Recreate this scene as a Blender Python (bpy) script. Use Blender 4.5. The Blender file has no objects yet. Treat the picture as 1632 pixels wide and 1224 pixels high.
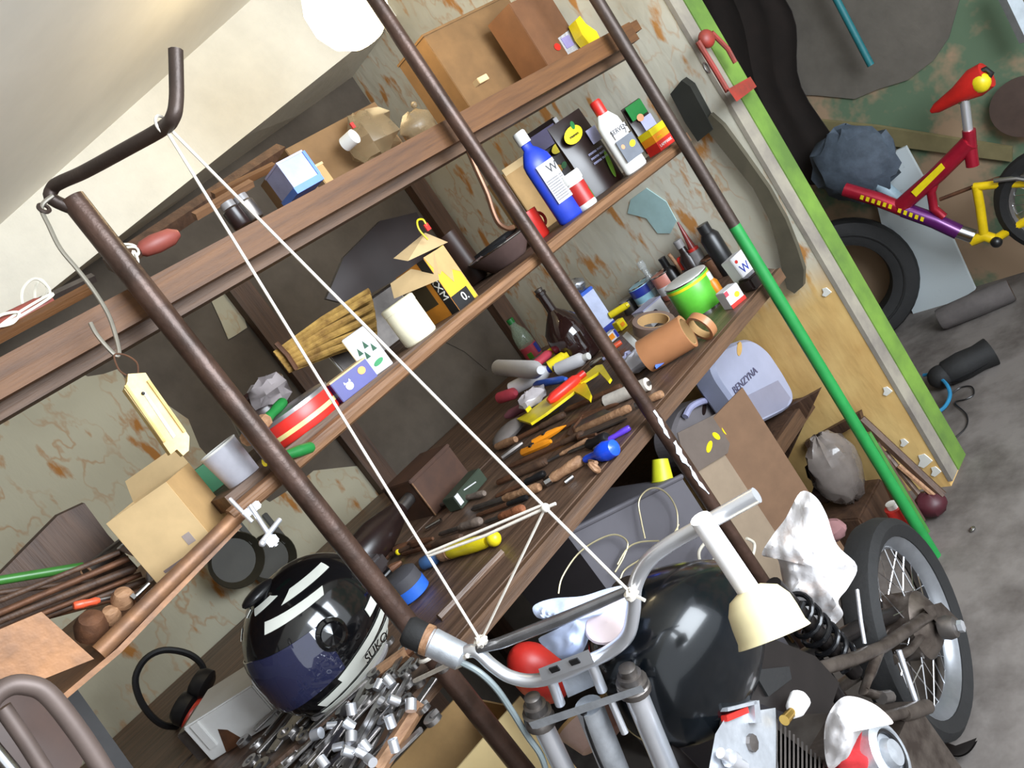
import bpy, bmesh, math, random
from mathutils import Vector as V, Matrix as Mx, noise
random.seed(7)
SC = bpy.context.scene
COL = SC.collection
# ---------------------------------------------------------------- camera
F = 1262.157
H = 1.52
RR = (0.60040916, -0.55625474, 0.57453416)
DD = (0.56444778, 0.80371159, 0.18827211)
NN = (-0.56648701, 0.21125423, 0.79653255)
cam = bpy.data.cameras.new('camera'); camo = bpy.data.objects.new('camera', cam); COL.objects.link(camo)
cam.sensor_width = 36.0; cam.lens = F / 1632 * 36.0; cam.clip_start = 0.02
cx = V((RR[0], NN[0], -DD[0])); cy = -V((RR[1], NN[1], -DD[1])); cz = -V((RR[2], NN[2], -DD[2]))
camo.matrix_world = Mx(((cx.x, cy.x, cz.x, 0), (cx.y, cy.y, cz.y, 0), (cx.z, cy.z, cz.z, H), (0, 0, 0, 1)))
SC.camera = camo
# ---------------------------------------------------------------- light and exposure
SC.view_settings.view_transform = 'Standard'; SC.view_settings.look = 'None'
SC.view_settings.gamma = 1.0; SC.view_settings.exposure = 0.3; SC.view_settings.use_curve_mapping = False
W = bpy.data.worlds.new('daylight'); SC.world = W; W.use_nodes = True
W.node_tree.nodes['Background'].inputs[0].default_value = (0.88, 0.94, 1.0, 1)
W.node_tree.nodes['Background'].inputs[1].default_value = 1.5
def area(name, loc, target, sx, sy, power, color):
    l = bpy.data.lights.new(name, 'AREA'); l.shape = 'RECTANGLE'; l.size = sx; l.size_y = sy; l.energy = power; l.color = color
    o = bpy.data.objects.new(name, l); COL.objects.link(o); o.location = loc
    o.rotation_euler = (V(target) - V(loc)).to_track_quat('-Z', 'Y').to_euler(); return o
area('open_doorway_daylight', (1.05, -0.95, 1.75), (0.85, 1.1, 0.7), 1.6, 1.2, 108, (0.84, 0.92, 1.0))
# ---------------------------------------------------------------- pixel helpers
def ray(px, py):
    d = (px - 816, py - 612, F)
    return V((d[0]*RR[0]+d[1]*RR[1]+d[2]*RR[2], d[0]*NN[0]+d[1]*NN[1]+d[2]*NN[2], -(d[0]*DD[0]+d[1]*DD[1]+d[2]*DD[2])))
def aty(p, y):
    r = ray(*p); t = y / r.y; return V((r.x*t, y, r.z*t + H))
def atx(p, x):
    r = ray(*p); t = x / r.x; return V((x, r.y*t, r.z*t + H))
def atz(p, z):
    r = ray(*p); t = (z - H) / r.z; return V((r.x*t, r.y*t, z))
def atp(p, pt, n):
    r = ray(*p); o = V((0, 0, H)); n = V(n); t = (V(pt) - o).dot(n) / r.dot(n); return o + r*t
def on(p, y, z):
    q = aty(p, y); q.z = z; return q
def lin(c): return tuple(((x/255)/12.92 if x/255 <= .04045 else ((x/255+.055)/1.055)**2.4) for x in c)
# ---------------------------------------------------------------- materials
MATS = {}
def M(name, col, rough=.55, metal=0, var=.18, scale=14, bump=.0, spec=.5, trans=0, alpha=1, emit=None, c2=None, thr=.5, soft=.15, stretch=(1,1,1), coat=0):
    if name in MATS: return MATS[name]
    m = bpy.data.materials.new(name); m.use_nodes = True; nt = m.node_tree; b = nt.nodes['Principled BSDF']
    c = lin(col); d = lin(c2) if c2 else None
    tc = nt.nodes.new('ShaderNodeTexCoord'); mp = nt.nodes.new('ShaderNodeMapping'); mp.inputs['Scale'].default_value = stretch
    nz = nt.nodes.new('ShaderNodeTexNoise'); nz.inputs['Scale'].default_value = scale; nz.inputs['Detail'].default_value = 5; nz.inputs['Roughness'].default_value = .62
    rp = nt.nodes.new('ShaderNodeValToRGB')
    nt.links.new(tc.outputs['Object'], mp.inputs[0]); nt.links.new(mp.outputs[0], nz.inputs['Vector']); nt.links.new(nz.outputs[0], rp.inputs[0])
    e = rp.color_ramp.elements
    if d:
        e[0].position = max(0, thr-soft); e[1].position = min(1, thr+soft); e[0].color = (*c, 1); e[1].color = (*d, 1)
    else:
        e[0].position = .3; e[1].position = .7
        e[0].color = (*[x*(1-var) for x in c], 1); e[1].color = (*[min(1, x*(1+var)) for x in c], 1)
    nt.links.new(rp.outputs[0], b.inputs['Base Color'])
    b.inputs['Roughness'].default_value = rough; b.inputs['Metallic'].default_value = metal
    b.inputs['Specular IOR Level'].default_value = spec
    if trans: b.inputs['Transmission Weight'].default_value = trans
    if coat: b.inputs['Coat Weight'].default_value = coat; b.inputs['Coat Roughness'].default_value = .06
    if alpha < 1: b.inputs['Alpha'].default_value = alpha
    if emit: b.inputs['Emission Color'].default_value = (*emit[0], 1); b.inputs['Emission Strength'].default_value = emit[1]
    if bump:
        bp_ = nt.nodes.new('ShaderNodeBump'); bp_.inputs['Strength'].default_value = bump; bp_.inputs['Distance'].default_value = .01
        nt.links.new(nz.outputs[0], bp_.inputs['Height']); nt.links.new(bp_.outputs[0], b.inputs['Normal'])
    MATS[name] = m; return m
def wood(name, dark, light, sc=6, rough=.6, ax='x'):
    st = {'x': (.6, 9, 9), 'y': (9, .6, 9), 'z': (9, 9, .6)}[ax]
    return M(name, dark, rough, 0, scale=sc, bump=.35, c2=light, thr=.5, soft=.22, stretch=st)
wallpaper = None
def make_wallpaper(name, base, motif, dirt, yellow=None, zsplit=None):
    m = bpy.data.materials.new(name); m.use_nodes = True; nt = m.node_tree; b = nt.nodes['Principled BSDF']; L = nt.links
    N_ = nt.nodes.new
    tc = N_('ShaderNodeTexCoord')
    def noise(scale, st, det=4):
        mp = N_('ShaderNodeMapping'); mp.inputs['Scale'].default_value = st; n = N_('ShaderNodeTexNoise'); n.inputs['Scale'].default_value = scale; n.inputs['Detail'].default_value = det
        L.new(tc.outputs['Object'], mp.inputs[0]); L.new(mp.outputs[0], n.inputs['Vector']); return n
    def ramp(a, b_, src):
        r = N_('ShaderNodeValToRGB'); r.color_ramp.elements[0].position = a; r.color_ramp.elements[1].position = b_; L.new(src, r.inputs[0]); return r
    def mix(f, a, b_):
        x = N_('ShaderNodeMix'); x.data_type = 'RGBA'; L.new(f, x.inputs[0])
        for i, s in ((6, a), (7, b_)):
            if isinstance(s, tuple): x.inputs[i].default_value = (*s, 1)
            else: L.new(s, x.inputs[i])
        return x.outputs[2]
    # repeating floral motif: squiggle outlines plus tufts, in vertical rows
    n1 = noise(13, (1, 1, .55), 3); r1 = N_('ShaderNodeValToRGB'); e = r1.color_ramp.elements
    e[0].position = .47; e[0].color = (0, 0, 0, 1); e[1].position = .5; e[1].color = (1, 1, 1, 1); q = e.new(.53); q.color = (0, 0, 0, 1)
    L.new(n1.outputs[0], r1.inputs[0])
    n2 = noise(17, (1, 1, .42), 5); r2 = ramp(.575, .66, n2.outputs[0])
    nm = noise(5, (1, 1, .8), 2); rm = ramp(.4, .6, nm.outputs[0])
    mul0 = N_('ShaderNodeMath'); mul0.operation = 'MULTIPLY'; L.new(r1.outputs[0], mul0.inputs[0]); L.new(rm.outputs[0], mul0.inputs[1])
    mul1 = N_('ShaderNodeMath'); mul1.operation = 'MULTIPLY'; L.new(mul0.outputs[0], mul1.inputs[0]); mul1.inputs[1].default_value = .55
    mul = N_('ShaderNodeMath'); mul.operation = 'MAXIMUM'; L.new(mul1.outputs[0], mul.inputs[0]); L.new(r2.outputs[0], mul.inputs[1])
    n3 = noise(2.2, (1, 1, 1), 6); r3 = ramp(.42, .75, n3.outputs[0])
    c = mix(r3.outputs[0], lin(base), lin(dirt))
    c = mix(mul.outputs[0], c, lin(motif))
    if yellow:
        sx = N_('ShaderNodeSeparateXYZ'); L.new(tc.outputs['Object'], sx.inputs[0])
        ad = N_('ShaderNodeMath'); ad.operation = 'MULTIPLY_ADD'; L.new(n3.outputs[0], ad.inputs[0]); ad.inputs[1].default_value = .25; L.new(sx.outputs[2], ad.inputs[2])
        r4 = ramp(.5, .56, ad.outputs[0]);
        mr = N_('ShaderNodeMapRange'); mr.inputs[1].default_value = zsplit-.05+.12; mr.inputs[2].default_value = zsplit+.1+.12; L.new(ad.outputs[0], mr.inputs[0])
        n5 = noise(5, (1, 1, 1), 6); r5 = ramp(.35, .7, n5.outputs[0])
        yc = mix(r5.outputs[0], lin(yellow[0]), lin(yellow[1]))
        c = mix(mr.outputs[0], yc, c)
    L.new(c, b.inputs['Base Color']); b.inputs['Roughness'].default_value = .85
    bm_ = N_('ShaderNodeBump'); bm_.inputs['Strength'].default_value = .35; bm_.inputs['Distance'].default_value = .01; L.new(n2.outputs[0], bm_.inputs['Height']); L.new(bm_.outputs[0], b.inputs['Normal'])
    return m
# ---------------------------------------------------------------- mesh builder
def frame(ax):
    ax = V(ax).normalized(); t = V((0, 0, 1)) if abs(ax.z) < .9 else V((1, 0, 0))
    u = ax.cross(t).normalized(); return u, ax.cross(u).normalized(), ax
class MB:
    def __init__(s): s.v = []; s.f = []; s.sm = []
    def add(s, vs, fs, smooth=False):
        o = len(s.v); s.v += [V(v) for v in vs]; s.f += [[i+o for i in f] for f in fs]; s.sm += [smooth]*len(fs); return s
    def box(s, c, sz, rot=None, bev=0):
        bm = bmesh.new(); bmesh.ops.create_cube(bm, size=1)
        for v in bm.verts: v.co = V((v.co.x*sz[0], v.co.y*sz[1], v.co.z*sz[2]))
        if bev: bmesh.ops.bevel(bm, geom=list(bm.edges), offset=bev, segments=2, affect='EDGES')
        R_ = rot if rot is not None else Mx.Identity(3)
        vs = [R_ @ v.co + V(c) for v in bm.verts]; bm.verts.index_update()
        fs = [[v.index for v in f.verts] for f in bm.faces]; bm.free(); return s.add(vs, fs, bev > 0)
    def hexa(s, a, b):   # two quads, bottom ring a, top ring b
        n = len(a)
        return s.add(list(a)+list(b), [list(range(n))[::-1], list(range(n, 2*n))]+[[i, (i+1) % n, n+(i+1) % n, n+i] for i in range(n)])
    def prism(s, pts, vec):
        vec = V(vec); pts = [V(p) for p in pts]; return s.hexa(pts, [p+vec for p in pts])
    def lathe(s, prof, o=(0,0,0), ax=(0,0,1), seg=20, a0=0, a1=2*math.pi, smooth=True, ell=(1,1), ref=None):
        u, w, ax = frame(ax); o = V(o)
        if ref is not None:
            u = (V(ref) - ax*V(ref).dot(ax)).normalized(); w = ax.cross(u)
        full = abs(a1-a0-2*math.pi) < 1e-6; ns = seg if full else seg+1
        vs = []; fs = []
        for r, h in prof:
            for i in range(ns):
                a = a0+(a1-a0)*i/seg; vs.append(o+ax*h+u*(r*ell[0]*math.cos(a))+w*(r*ell[1]*math.sin(a)))
        for j in range(len(prof)-1):
            for i in range(seg):
                k = (i+1) % ns if full else i+1
                fs.append([j*ns+i, j*ns+k, (j+1)*ns+k, (j+1)*ns+i])
        s.add(vs, fs, smooth)
        if full and tuple(prof[0]) != tuple(prof[-1]):
            for j, rev in ((0, 1), (len(prof)-1, 0)):
                if prof[j][0] > 1e-5:
                    f = [j*ns+i for i in range(ns)]; o_ = len(s.v)-len(vs); s.f.append([o_+q for q in (f[::-1] if rev else f)]); s.sm.append(False)
        return s
    def cyl(s, a, b, r0, r1=None, seg=14):
        a = V(a); b = V(b); r1 = r0 if r1 is None else r1; return s.lathe([(r0, 0), (r1, (b-a).length)], a, b-a, seg)
    def rod(s, a, b, prof, seg=12):      # prof: (t, r) along a..b
        a = V(a); b = V(b); l = (b-a).length; return s.lathe([(r, t*l) for t, r in prof], a, b-a, seg)
    def tube(s, pts, r, seg=8, closed=False):
        pts = [V(p) for p in pts]; n = len(pts); rs = r if isinstance(r, (list, tuple)) else [r]*n
        vs = []; fs = []; pu = None
        for i in range(n):
            if closed: t = pts[(i+1) % n]-pts[i-1]
            else: t = pts[min(i+1, n-1)]-pts[max(i-1, 0)]
            t.normalize()
            if pu is None: pu = frame(t)[0]
            u = (pu - t*pu.dot(t)).normalized(); pu = u; w = t.cross(u)
            for k in range(seg):
                a = 2*math.pi*k/seg; vs.append(pts[i]+u*(rs[i]*math.cos(a))+w*(rs[i]*math.sin(a)))
        for i in range(n if closed else n-1):
            j = (i+1) % n
            for k in range(seg):
                k2 = (k+1) % seg; fs.append([i*seg+k, i*seg+k2, j*seg+k2, j*seg+k])
        if not closed: fs += [list(range(seg))[::-1], [(n-1)*seg+k for k in range(seg)]]
        return s.add(vs, fs, True)
    def ball(s, c, r, seg=14, rings=9, rot=None, squash=None):
        r = V((r, r, r)) if not hasattr(r, '__len__') else V(r); R_ = rot if rot is not None else Mx.Identity(3); c = V(c)
        vs = []; fs = []
        for j in range(rings+1):
            p = math.pi*j/rings
            for i in range(seg):
                a = 2*math.pi*i/seg; q = V((math.sin(p)*math.cos(a)*r.x, math.sin(p)*math.sin(a)*r.y, math.cos(p)*r.z))
                if squash: q = squash(q)
                vs.append(c + R_ @ q)
        for j in range(rings):
            for i in range(seg):
                k = (i+1) % seg; fs.append([j*seg+i, (j+1)*seg+i, (j+1)*seg+k, j*seg+k])
        return s.add(vs, fs, True)
    def torus(s, c, ax, R_, r, seg=28, sg=8, a0=0, a1=2*math.pi):
        u, w, ax = frame(ax); c = V(c); full = abs(a1-a0-2*math.pi) < 1e-6; n = seg if full else seg+1
        return s.tube([c+u*(R_*math.cos(a0+(a1-a0)*i/seg))+w*(R_*math.sin(a0+(a1-a0)*i/seg)) for i in range(n)], r, sg, full)
    def sheet(s, rows, th=.003, smooth=True):   # rows of points -> thick sheet
        rows = [[V(p) for p in r] for r in rows]; nr = len(rows); nc = len(rows[0])
        nr_ = (rows[0][-1]-rows[0][0]).cross(rows[-1][0]-rows[0][0]).normalized()*th
        top = [p for r in rows for p in r]; bot = [p-nr_ for p in top]; k = nr*nc
        fs = []
        for j in range(nr-1):
            for i in range(nc-1):
                a = j*nc+i; fs += [[a, a+1, a+nc+1, a+nc], [k+a, k+a+nc, k+a+nc+1, k+a+1]]
        ed = [i for i in range(nc)]+[j*nc+nc-1 for j in range(1, nr)]+[(nr-1)*nc+i for i in range(nc-2, -1, -1)]+[j*nc for j in range(nr-2, 0, -1)]
        for a, b in zip(ed, ed[1:]+ed[:1]): fs.append([b, a, k+a, k+b])
        return s.add(top+bot, fs, smooth)
ROOT = {}
def _mesh(name, mb, mat, inv):
    me = bpy.data.meshes.new(name); me.from_pydata([inv @ v for v in mb.v] if inv is not None else [tuple(v) for v in mb.v], [], mb.f)
    bm = bmesh.new(); bm.from_mesh(me); bmesh.ops.recalc_face_normals(bm, faces=bm.faces)
    bm.to_mesh(me); bm.free()
    for p, q in zip(me.polygons, mb.sm): p.use_smooth = q
    if any(mb.sm):
        try: me.set_sharp_from_angle(angle=.7)
        except Exception: pass
    me.materials.append(mat); return me
def T(name, label, cat, mat=None, group=None, loc=None):
    o = bpy.data.objects.new(name, None); COL.objects.link(o); o.empty_display_size = .05
    m = mat if mat is not None else Mx.Translation(V(loc) if loc is not None else V((0, 0, 0)))
    o.matrix_world = m; ROOT[o.name] = m; o['label'] = label; o['category'] = cat
    if group: o['group'] = group
    return o
def P(name, mb, mat, parent, label=None, world=True, stuff=False):
    r = parent
    while r.parent: r = r.parent
    me = _mesh(name, mb, mat, ROOT[r.name].inverted() if world else None)
    o = bpy.data.objects.new(name, me); COL.objects.link(o); o.parent = parent
    if label: o['label'] = label
    if stuff: o['kind'] = 'stuff'
    return o
def S(name, label, cat, mb, mat, group=None, local=None):   # a thing that is one mesh
    if local is not None: m = local; me = _mesh(name, mb, mat, None)
    else:
        c = sum(mb.v, V((0, 0, 0)))/len(mb.v); c.z = min(v.z for v in mb.v); m = Mx.Translation(c); me = _mesh(name, mb, mat, m.inverted())
    o = bpy.data.objects.new(name, me); COL.objects.link(o); o.matrix_world = m; ROOT[o.name] = m
    o['label'] = label; o['category'] = cat
    if group: o['group'] = group
    return o
def ST(name, mb, mat, label=None):
    me = _mesh(name, mb, mat, None); o = bpy.data.objects.new(name, me); COL.objects.link(o); o['kind'] = 'structure'; ROOT[o.name] = Mx.Identity(4)
    if label: o['label'] = label
    return o
def Z(loc, rz=0, tx=0, ty=0): return Mx.Translation(V(loc)) @ Mx.Rotation(math.radians(rz), 4, 'Z') @ Mx.Rotation(math.radians(tx), 4, 'X') @ Mx.Rotation(math.radians(ty), 4, 'Y')
def txt(name, s, size, mat, parent, m, ext=.0006):
    c = bpy.data.curves.new('lettering', 'FONT'); c.body = s; c.size = size; c.align_x = 'CENTER'; c.align_y = 'CENTER'; c.extrude = ext
    o = bpy.data.objects.new('tmp', c); COL.objects.link(o); bpy.context.view_layer.update()
    me = bpy.data.meshes.new_from_object(o); bpy.data.objects.remove(o); me.transform(m); me.materials.clear(); me.materials.append(mat)
    o = bpy.data.objects.new(name, me); COL.objects.link(o); o.parent = parent; return o
def face_m(x, y, z, rz=0):  # text frame on a -Y face, local coordinates
    return Mx.Translation(V((x, y, z))) @ Mx.Rotation(math.radians(rz), 4, 'Y') @ Mx.Rotation(math.pi/2, 4, 'X')
def spline(pts, n=6, closed=False):
    pts = [V(p) for p in pts]; out = []; k = len(pts)
    rng = range(k if closed else k-1)
    for i in rng:
        p0 = pts[(i-1) % k] if closed else pts[max(i-1, 0)]; p1 = pts[i]; p2 = pts[(i+1) % k]; p3 = pts[(i+2) % k] if closed else pts[min(i+2, k-1)]
        for j in range(n):
            t = j/n; out.append(.5*((2*p1)+(p2-p0)*t+(2*p0-5*p1+4*p2-p3)*t*t+(3*p1-p0-3*p2+p3)*t**3))
    if not closed: out.append(pts[-1])
    return out
# ================================================================ SETTING
YB = 2.6; XE = 2.1; YE = 1.28; XF = 3.6; ZB = .945; ZS = 1.398; ZT = 1.765
m_plaster = M('grey_plaster', (98, 89, 79), .9, scale=5, bump=.4, c2=(70, 62, 54), thr=.5, soft=.25)
m_white = M('whitewash', (206, 200, 186), .9, scale=9, bump=.5, var=.06)
m_ceil = M('ceiling_paint', (224, 220, 210), .9, scale=3, bump=.15, var=.07)
m_floor = M('concrete_floor', (118, 111, 106), .85, scale=4.5, bump=.5, c2=(68, 60, 55), thr=.56, soft=.16)
m_far = M('peeling_green_paint', (92, 112, 88), .9, scale=2.6, bump=.5, c2=(158, 132, 106), thr=.5, soft=.05)
m_wp = make_wallpaper('old_wallpaper', (178, 172, 150), (160, 106, 46), (150, 142, 122))
m_wpe = make_wallpaper('end_wallpaper', (206, 202, 186), (186, 130, 70), (176, 166, 140), ((226, 190, 122), (196, 152, 88)), .78)
bx = lambda a, b: MB().box([(a[i]+b[i])/2 for i in range(3)], [abs(b[i]-a[i]) for i in range(3)])
ST('floor', bx((-1.3, -2.2, -.1), (3.75, YB+.1, 0)), m_floor)
wb = ST('wall_back', bx((-1.3, YB, 0), (3.75, YB+.1, 3.2)), m_plaster)
ST('wall_left', bx((-1.3, -.3, 0), (-1.2, YB, 3.0)), m_plaster)
we = ST('wall_right', bx((XE, YE, 0), (XE+.13, YB, 3.0)), m_wpe)
wf = ST('wall_far', bx((XF, -2.2, 0), (XF+.1, YB, 3.2)), m_far)
ST('trim_1', bx((XE-.002, YE-.014, .02), (XE+.055, YE, 2.8)), M('bare_grey_edge', (150, 142, 126), .8, scale=7, c2=(120, 112, 104), bump=.3))
ST('trim_2', bx((XE+.055, YE-.018, .02), (XE+.135, YE+.02, 2.8)), M('green_edge_paint', (112, 146, 58), .6, scale=6, c2=(84, 112, 50), bump=.2))
def zc(x): return 2.18 + .295*(x-.57)
ce = MB(); xs = (-1.3, 2.3)
ce.hexa([(xs[0], -.3, zc(xs[0])), (xs[1], -.3, zc(xs[1])), (xs[1], YB+.1, zc(xs[1])), (xs[0], YB+.1, zc(xs[0]))], [(xs[0], -.3, zc(xs[0])+.1), (xs[1], -.3, zc(xs[1])+.1), (xs[1], YB+.1, zc(xs[1])+.1), (xs[0], YB+.1, zc(xs[0])+.1)])
ST('ceiling', ce, m_ceil)
ST('ceiling_2', bx((2.3, -.3, zc(2.3)), (3.75, YB+.1, zc(2.3)+.1)), m_ceil)
# beam under the sloping ceiling: two cross-sections
def beam_sec(x):
    b0, b1 = aty((160, 400), 2.2), aty((500, 130), 2.2); c0, c1 = aty((180, 395), YB), aty((530, 145), YB)
    zb = b0.z+(b1.z-b0.z)*(x-b0.x)/(b1.x-b0.x); zc_ = c0.z+(c1.z-c0.z)*(x-c0.x)/(c1.x-c0.x)
    return [V((x, 2.2, zc(x)+.02)), V((x, 2.2, zb)), V((x, YB+.01, zc_)), V((x, YB+.01, zc(x)+.02))]
bm_ = MB(); secs = [beam_sec(x) for x in (-1.25, .3, .8, 1.3, 1.8, 2.1)]
for a, b in zip(secs, secs[1:]): bm_.hexa(a, b)
ST('trim_3', bm_, m_white, 'whitewashed beam edge under the sloping ceiling')
# torn wallpaper sheets on the back wall (parts of the wall)
def wp(pts, y=YB-.004, mat=m_wp):
    P('wallpaper_sheet', MB().prism([aty(p, y) for p in pts], (0, .003, 0)), mat, wb)
wp([(-80, 690), (0, 628), (60, 598), (85, 583), (112, 588), (140, 600), (165, 596), (188, 588), (200, 604), (220, 618), (248, 622), (268, 646), (300, 668), (318, 712), (360, 760), (430, 800), (470, 775), (500, 750), (545, 745), (575, 742), (600, 762), (618, 800), (640, 830), (600, 900), (520, 1010), (400, 1120), (260, 1290), (60, 1450), (-260, 1300), (-240, 900)])
wp([(333, 452), (352, 430), (368, 426), (384, 442), (378, 462), (384, 490), (394, 522), (376, 534), (364, 541), (352, 512), (338, 482)], YB-.006)
wp([(-150, 600), (-60, 540), (0, 500), (-40, 640)], YB-.005)
wp([(700, 540), (722, 520), (752, 512), (780, 536), (790, 566), (776, 590), (740, 560)], YB-.005, m_plaster)
# grey cement patch, blue stain and white scuffs
def patch(par, pts, x, mat, name='patch', th=.004):
    P(name, MB().prism([atx(p, x-th) for p in pts], (th*.8, 0, 0)), mat, par)
m_stain = M('blue_stain', (160, 190, 190), .8, var=.1); m_chip = M('white_filler', (222, 220, 210), .85, var=.06)
patch(we, [(1005, 318), (1030, 300), (1062, 322), (1078, 352), (1068, 372), (1048, 372), (1030, 348), (1000, 340)], XE, m_stain)
for c in [(1316, 466, 9), (1413, 624, 9), (1440, 706, 8), (1472, 735, 14), (1490, 752, 10)]:
    patch(we, [(c[0]+c[2]*math.cos(a)*(.7+.3*math.cos(3*a)), c[1]+c[2]*.8*math.sin(a)) for a in [k*.8 for k in range(8)]], XE, m_chip)
patch(wf, [(1180, -40), (1540, -40), (1512, 60), (1488, 96), (1446, 128), (1400, 142), (1362, 158), (1300, 152), (1230, 150), (1190, 100)], XF, M('grey_cement', (98, 92, 84), .9, scale=6, bump=.5), 'cement_patch', .012)

# ================================================================ POLES
m_rust = M('rusty_brown_paint', (84, 62, 52), .38, .35, scale=18, c2=(58, 42, 34), bump=.25)
m_rust2 = M('dark_iron', (66, 54, 48), .45, .4, scale=20, bump=.2)
m_chippaint = M('white_paint_streak', (208, 210, 214), .4, var=.08)
YP = 1.235
px_l, px_m, px_r = .432, 1.155, 1.772
t = T('pole', 'thick rusty brown pole topped by a bent hook rod, before the helmet', 'pole', loc=(px_l, YP, 0))
P('shaft', MB().cyl((px_l, YP, 0), (px_l, YP, 1.885), .0195, .0185, 18), m_rust, t)
def yp_(p, y): return aty(p, y)
hk = spline([V((px_l, YP, 1.86)), aty((84, 318), YP), aty((84, 300), 1.23), aty((98, 290), 1.21), aty((134, 274), 1.16), aty((200, 238), 1.07), aty((260, 204), 1.0), aty((276, 186), .975), aty((281, 160), .97), aty((281, 120), .965), aty((280, 80), .96)], 5)
P('hook_rod', MB().tube(hk, .0095, 10), m_rust2, t)
t = T('pole', 'thin brown pole with white paint streaks, standing before the yellow carton', 'pole', loc=(px_m, YP, 0))
P('shaft', MB().cyl((px_m, YP, 0), (px_m, YP, 2.34), .0165, .0155, 16), m_rust, t)
for a, b, w, sd in [((1030, 668), (1054, 716), .36, 1), ((1060, 722), (1084, 762), .5, 2), ((1082, 766), (1112, 812), .3, 3)]:
    A = aty(a, YP-.0165); B = aty(b, YP-.0165); rows = []
    for j in range(9):
        f = j/8; z_ = A.z+(B.z-A.z)*f; hw = w*(.25+.75*math.sin(math.pi*min(1, .12+f*.85)))*(.7+.3*math.sin(j*2.1+sd)); ca = -1.95+.18*math.sin(f*4+sd)
        rows.append([V((px_m+.0171*math.cos(ca+hw*(i/4-1)), YP+.0171*math.sin(ca+hw*(i/4-1)), z_)) for i in range(9)])
    P('paint_streak', MB().sheet(rows, .0006), m_chippaint, t)
t = T('pole', 'pole painted bright green below its brown top, before the yellow wall', 'pole', loc=(px_r, YP, 0))
zg = aty((1165, 365), YP).z
P('shaft', MB().cyl((px_r, YP, zg), (px_r, YP, 2.5), .0165, .0165, 16), m_rust2, t)
P('green_section', MB().cyl((px_r, YP, 0), (px_r, YP, zg), .0165, .0165, 16), M('green_pole_paint', (34, 130, 62), .4, var=.15), t, 'green painted lower section')

# wall posts behind the shelves
m_dkwood = wood('dark_wood', (58, 40, 30), (92, 66, 48), ax='z')
for x, n in ((1.155, 'dark wooden post on the back wall behind the straw bristles'), (2.03, 'dark wooden post in the wall corner behind the glass bottle')):
    S('wall_post', n, 'post', bx((x-.04, YB-.05, .0), (x+.04, YB-.006, 1.95)), m_dkwood)

# ================================================================ SHELVES AND BENCH
m_shelf = wood('orange_brown_wood', (74, 46, 24), (116, 76, 40))
m_shelf2 = wood('brown_board', (64, 45, 32), (104, 75, 52))
m_bench = wood('worn_bench_wood', (58, 42, 33), (118, 92, 74), 5, .45)
m_edge = wood('raw_edge_wood', (92, 62, 40), (138, 100, 68), 8)
def slant(x): return -.03*max(0, x-.4)
def plank(par, x0, x1, y0, y1, z, th, mat, dz=0, name='plank', sl=True, bev=.003):
    f = slant if sl else (lambda x: 0)
    a = [V((x0, y0, z-th+f(x0))), V((x1, y0, z-th+f(x1)+dz)), V((x1, y1, z-th+f(x1)+dz)), V((x0, y1, z-th+f(x0)))]
    return P(name, MB().hexa(a, [p+V((0, 0, th)) for p in a]), mat, par)
t = T('shelf', 'upper wooden shelf of long planks under the sloping beam', 'shelf', loc=(0, 1.3, ZT))
yy = 1.3
for k, w in enumerate((.2, .22)):
    plank(t, -.9+.02*k, 1.97-.03*(k % 2), yy, yy+w-.006, ZT-.0*k, .028, m_shelf); yy += w
plank(t, -.9, 1.9, 1.275, 1.297, ZT-.002, .05, m_shelf, name='front_board')
plank(t, -.9, 1.92, 1.32, 1.36, ZT-.029, .042, m_shelf2, name='bearer')
t = T('shelf', 'middle wooden shelf carrying bottles and boxes between the poles', 'shelf', loc=(1.2, 1.3, ZS))
yy = 1.285
for k, w in enumerate((.16, .16, .15)):
    plank(t, .345, 1.88-.02*(k % 2), yy, yy+w-.005, ZS, .026, m_shelf2, sl=False); yy += w
P('front_lip', MB().tube([(.33, 1.27, ZS-.03), (.9, 1.272, ZS-.014), (1.4, 1.275, ZS-.012), (1.83, 1.278, ZS-.018)], .014, 8), m_edge, t)
t = T('workbench', 'long worn wooden workbench covered in tools', 'workbench', loc=(.9, 1.3, ZB))
yy = 1.285
for k, w in enumerate((.21, .19, .24, .2, .22, .24)):
    if k == 0:     # front plank is sawn off aslant at the wall end
        q_ = [(-1.15, yy), (1.9, yy), (2.06, yy+w-.004), (-1.15, yy+w-.004)]
        P('plank', MB().hexa([V((x, y, ZB-.035)) for x, y in q_], [V((x, y, ZB)) for x, y in q_]), m_bench, t)
    else: plank(t, -1.15, 2.06+.004*k, yy, yy+w-.004, ZB-.001*(k % 3), .045, m_bench, sl=False)
    yy += w
plank(t, -1.15, 1.9, 1.268, 1.284, ZB-.002, .034, m_shelf2, sl=False, name='front_board')
for x in (-.5,): P('leg', bx((x-.035, 1.36, 0), (x+.035, 1.43, ZB-.045)), m_dkwood, t)
for x in (-.5, .75, 1.95): P('leg', bx((x-.035, 2.4, 0), (x+.035, 2.47, ZB-.045)), m_dkwood, t)
t = T('lower_shelf', 'low board shelf under the workbench holding the jerrycans', 'shelf', loc=(1.5, 1.6, .43))
yy = 1.575
for w in (.2, .25, .3): plank(t, 1.5, 2.095, yy, yy+w-.006, .43, .025, m_dkwood, sl=False); yy += w
plank(t, 1.5, 2.095, 1.557, 1.573, .432, .05, m_shelf2, sl=False, name='front_board')
for x in (1.55, 2.05): P('support', bx((x-.03, 2.25, 0), (x+.03, 2.31, .405)), m_dkwood, t)

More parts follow.
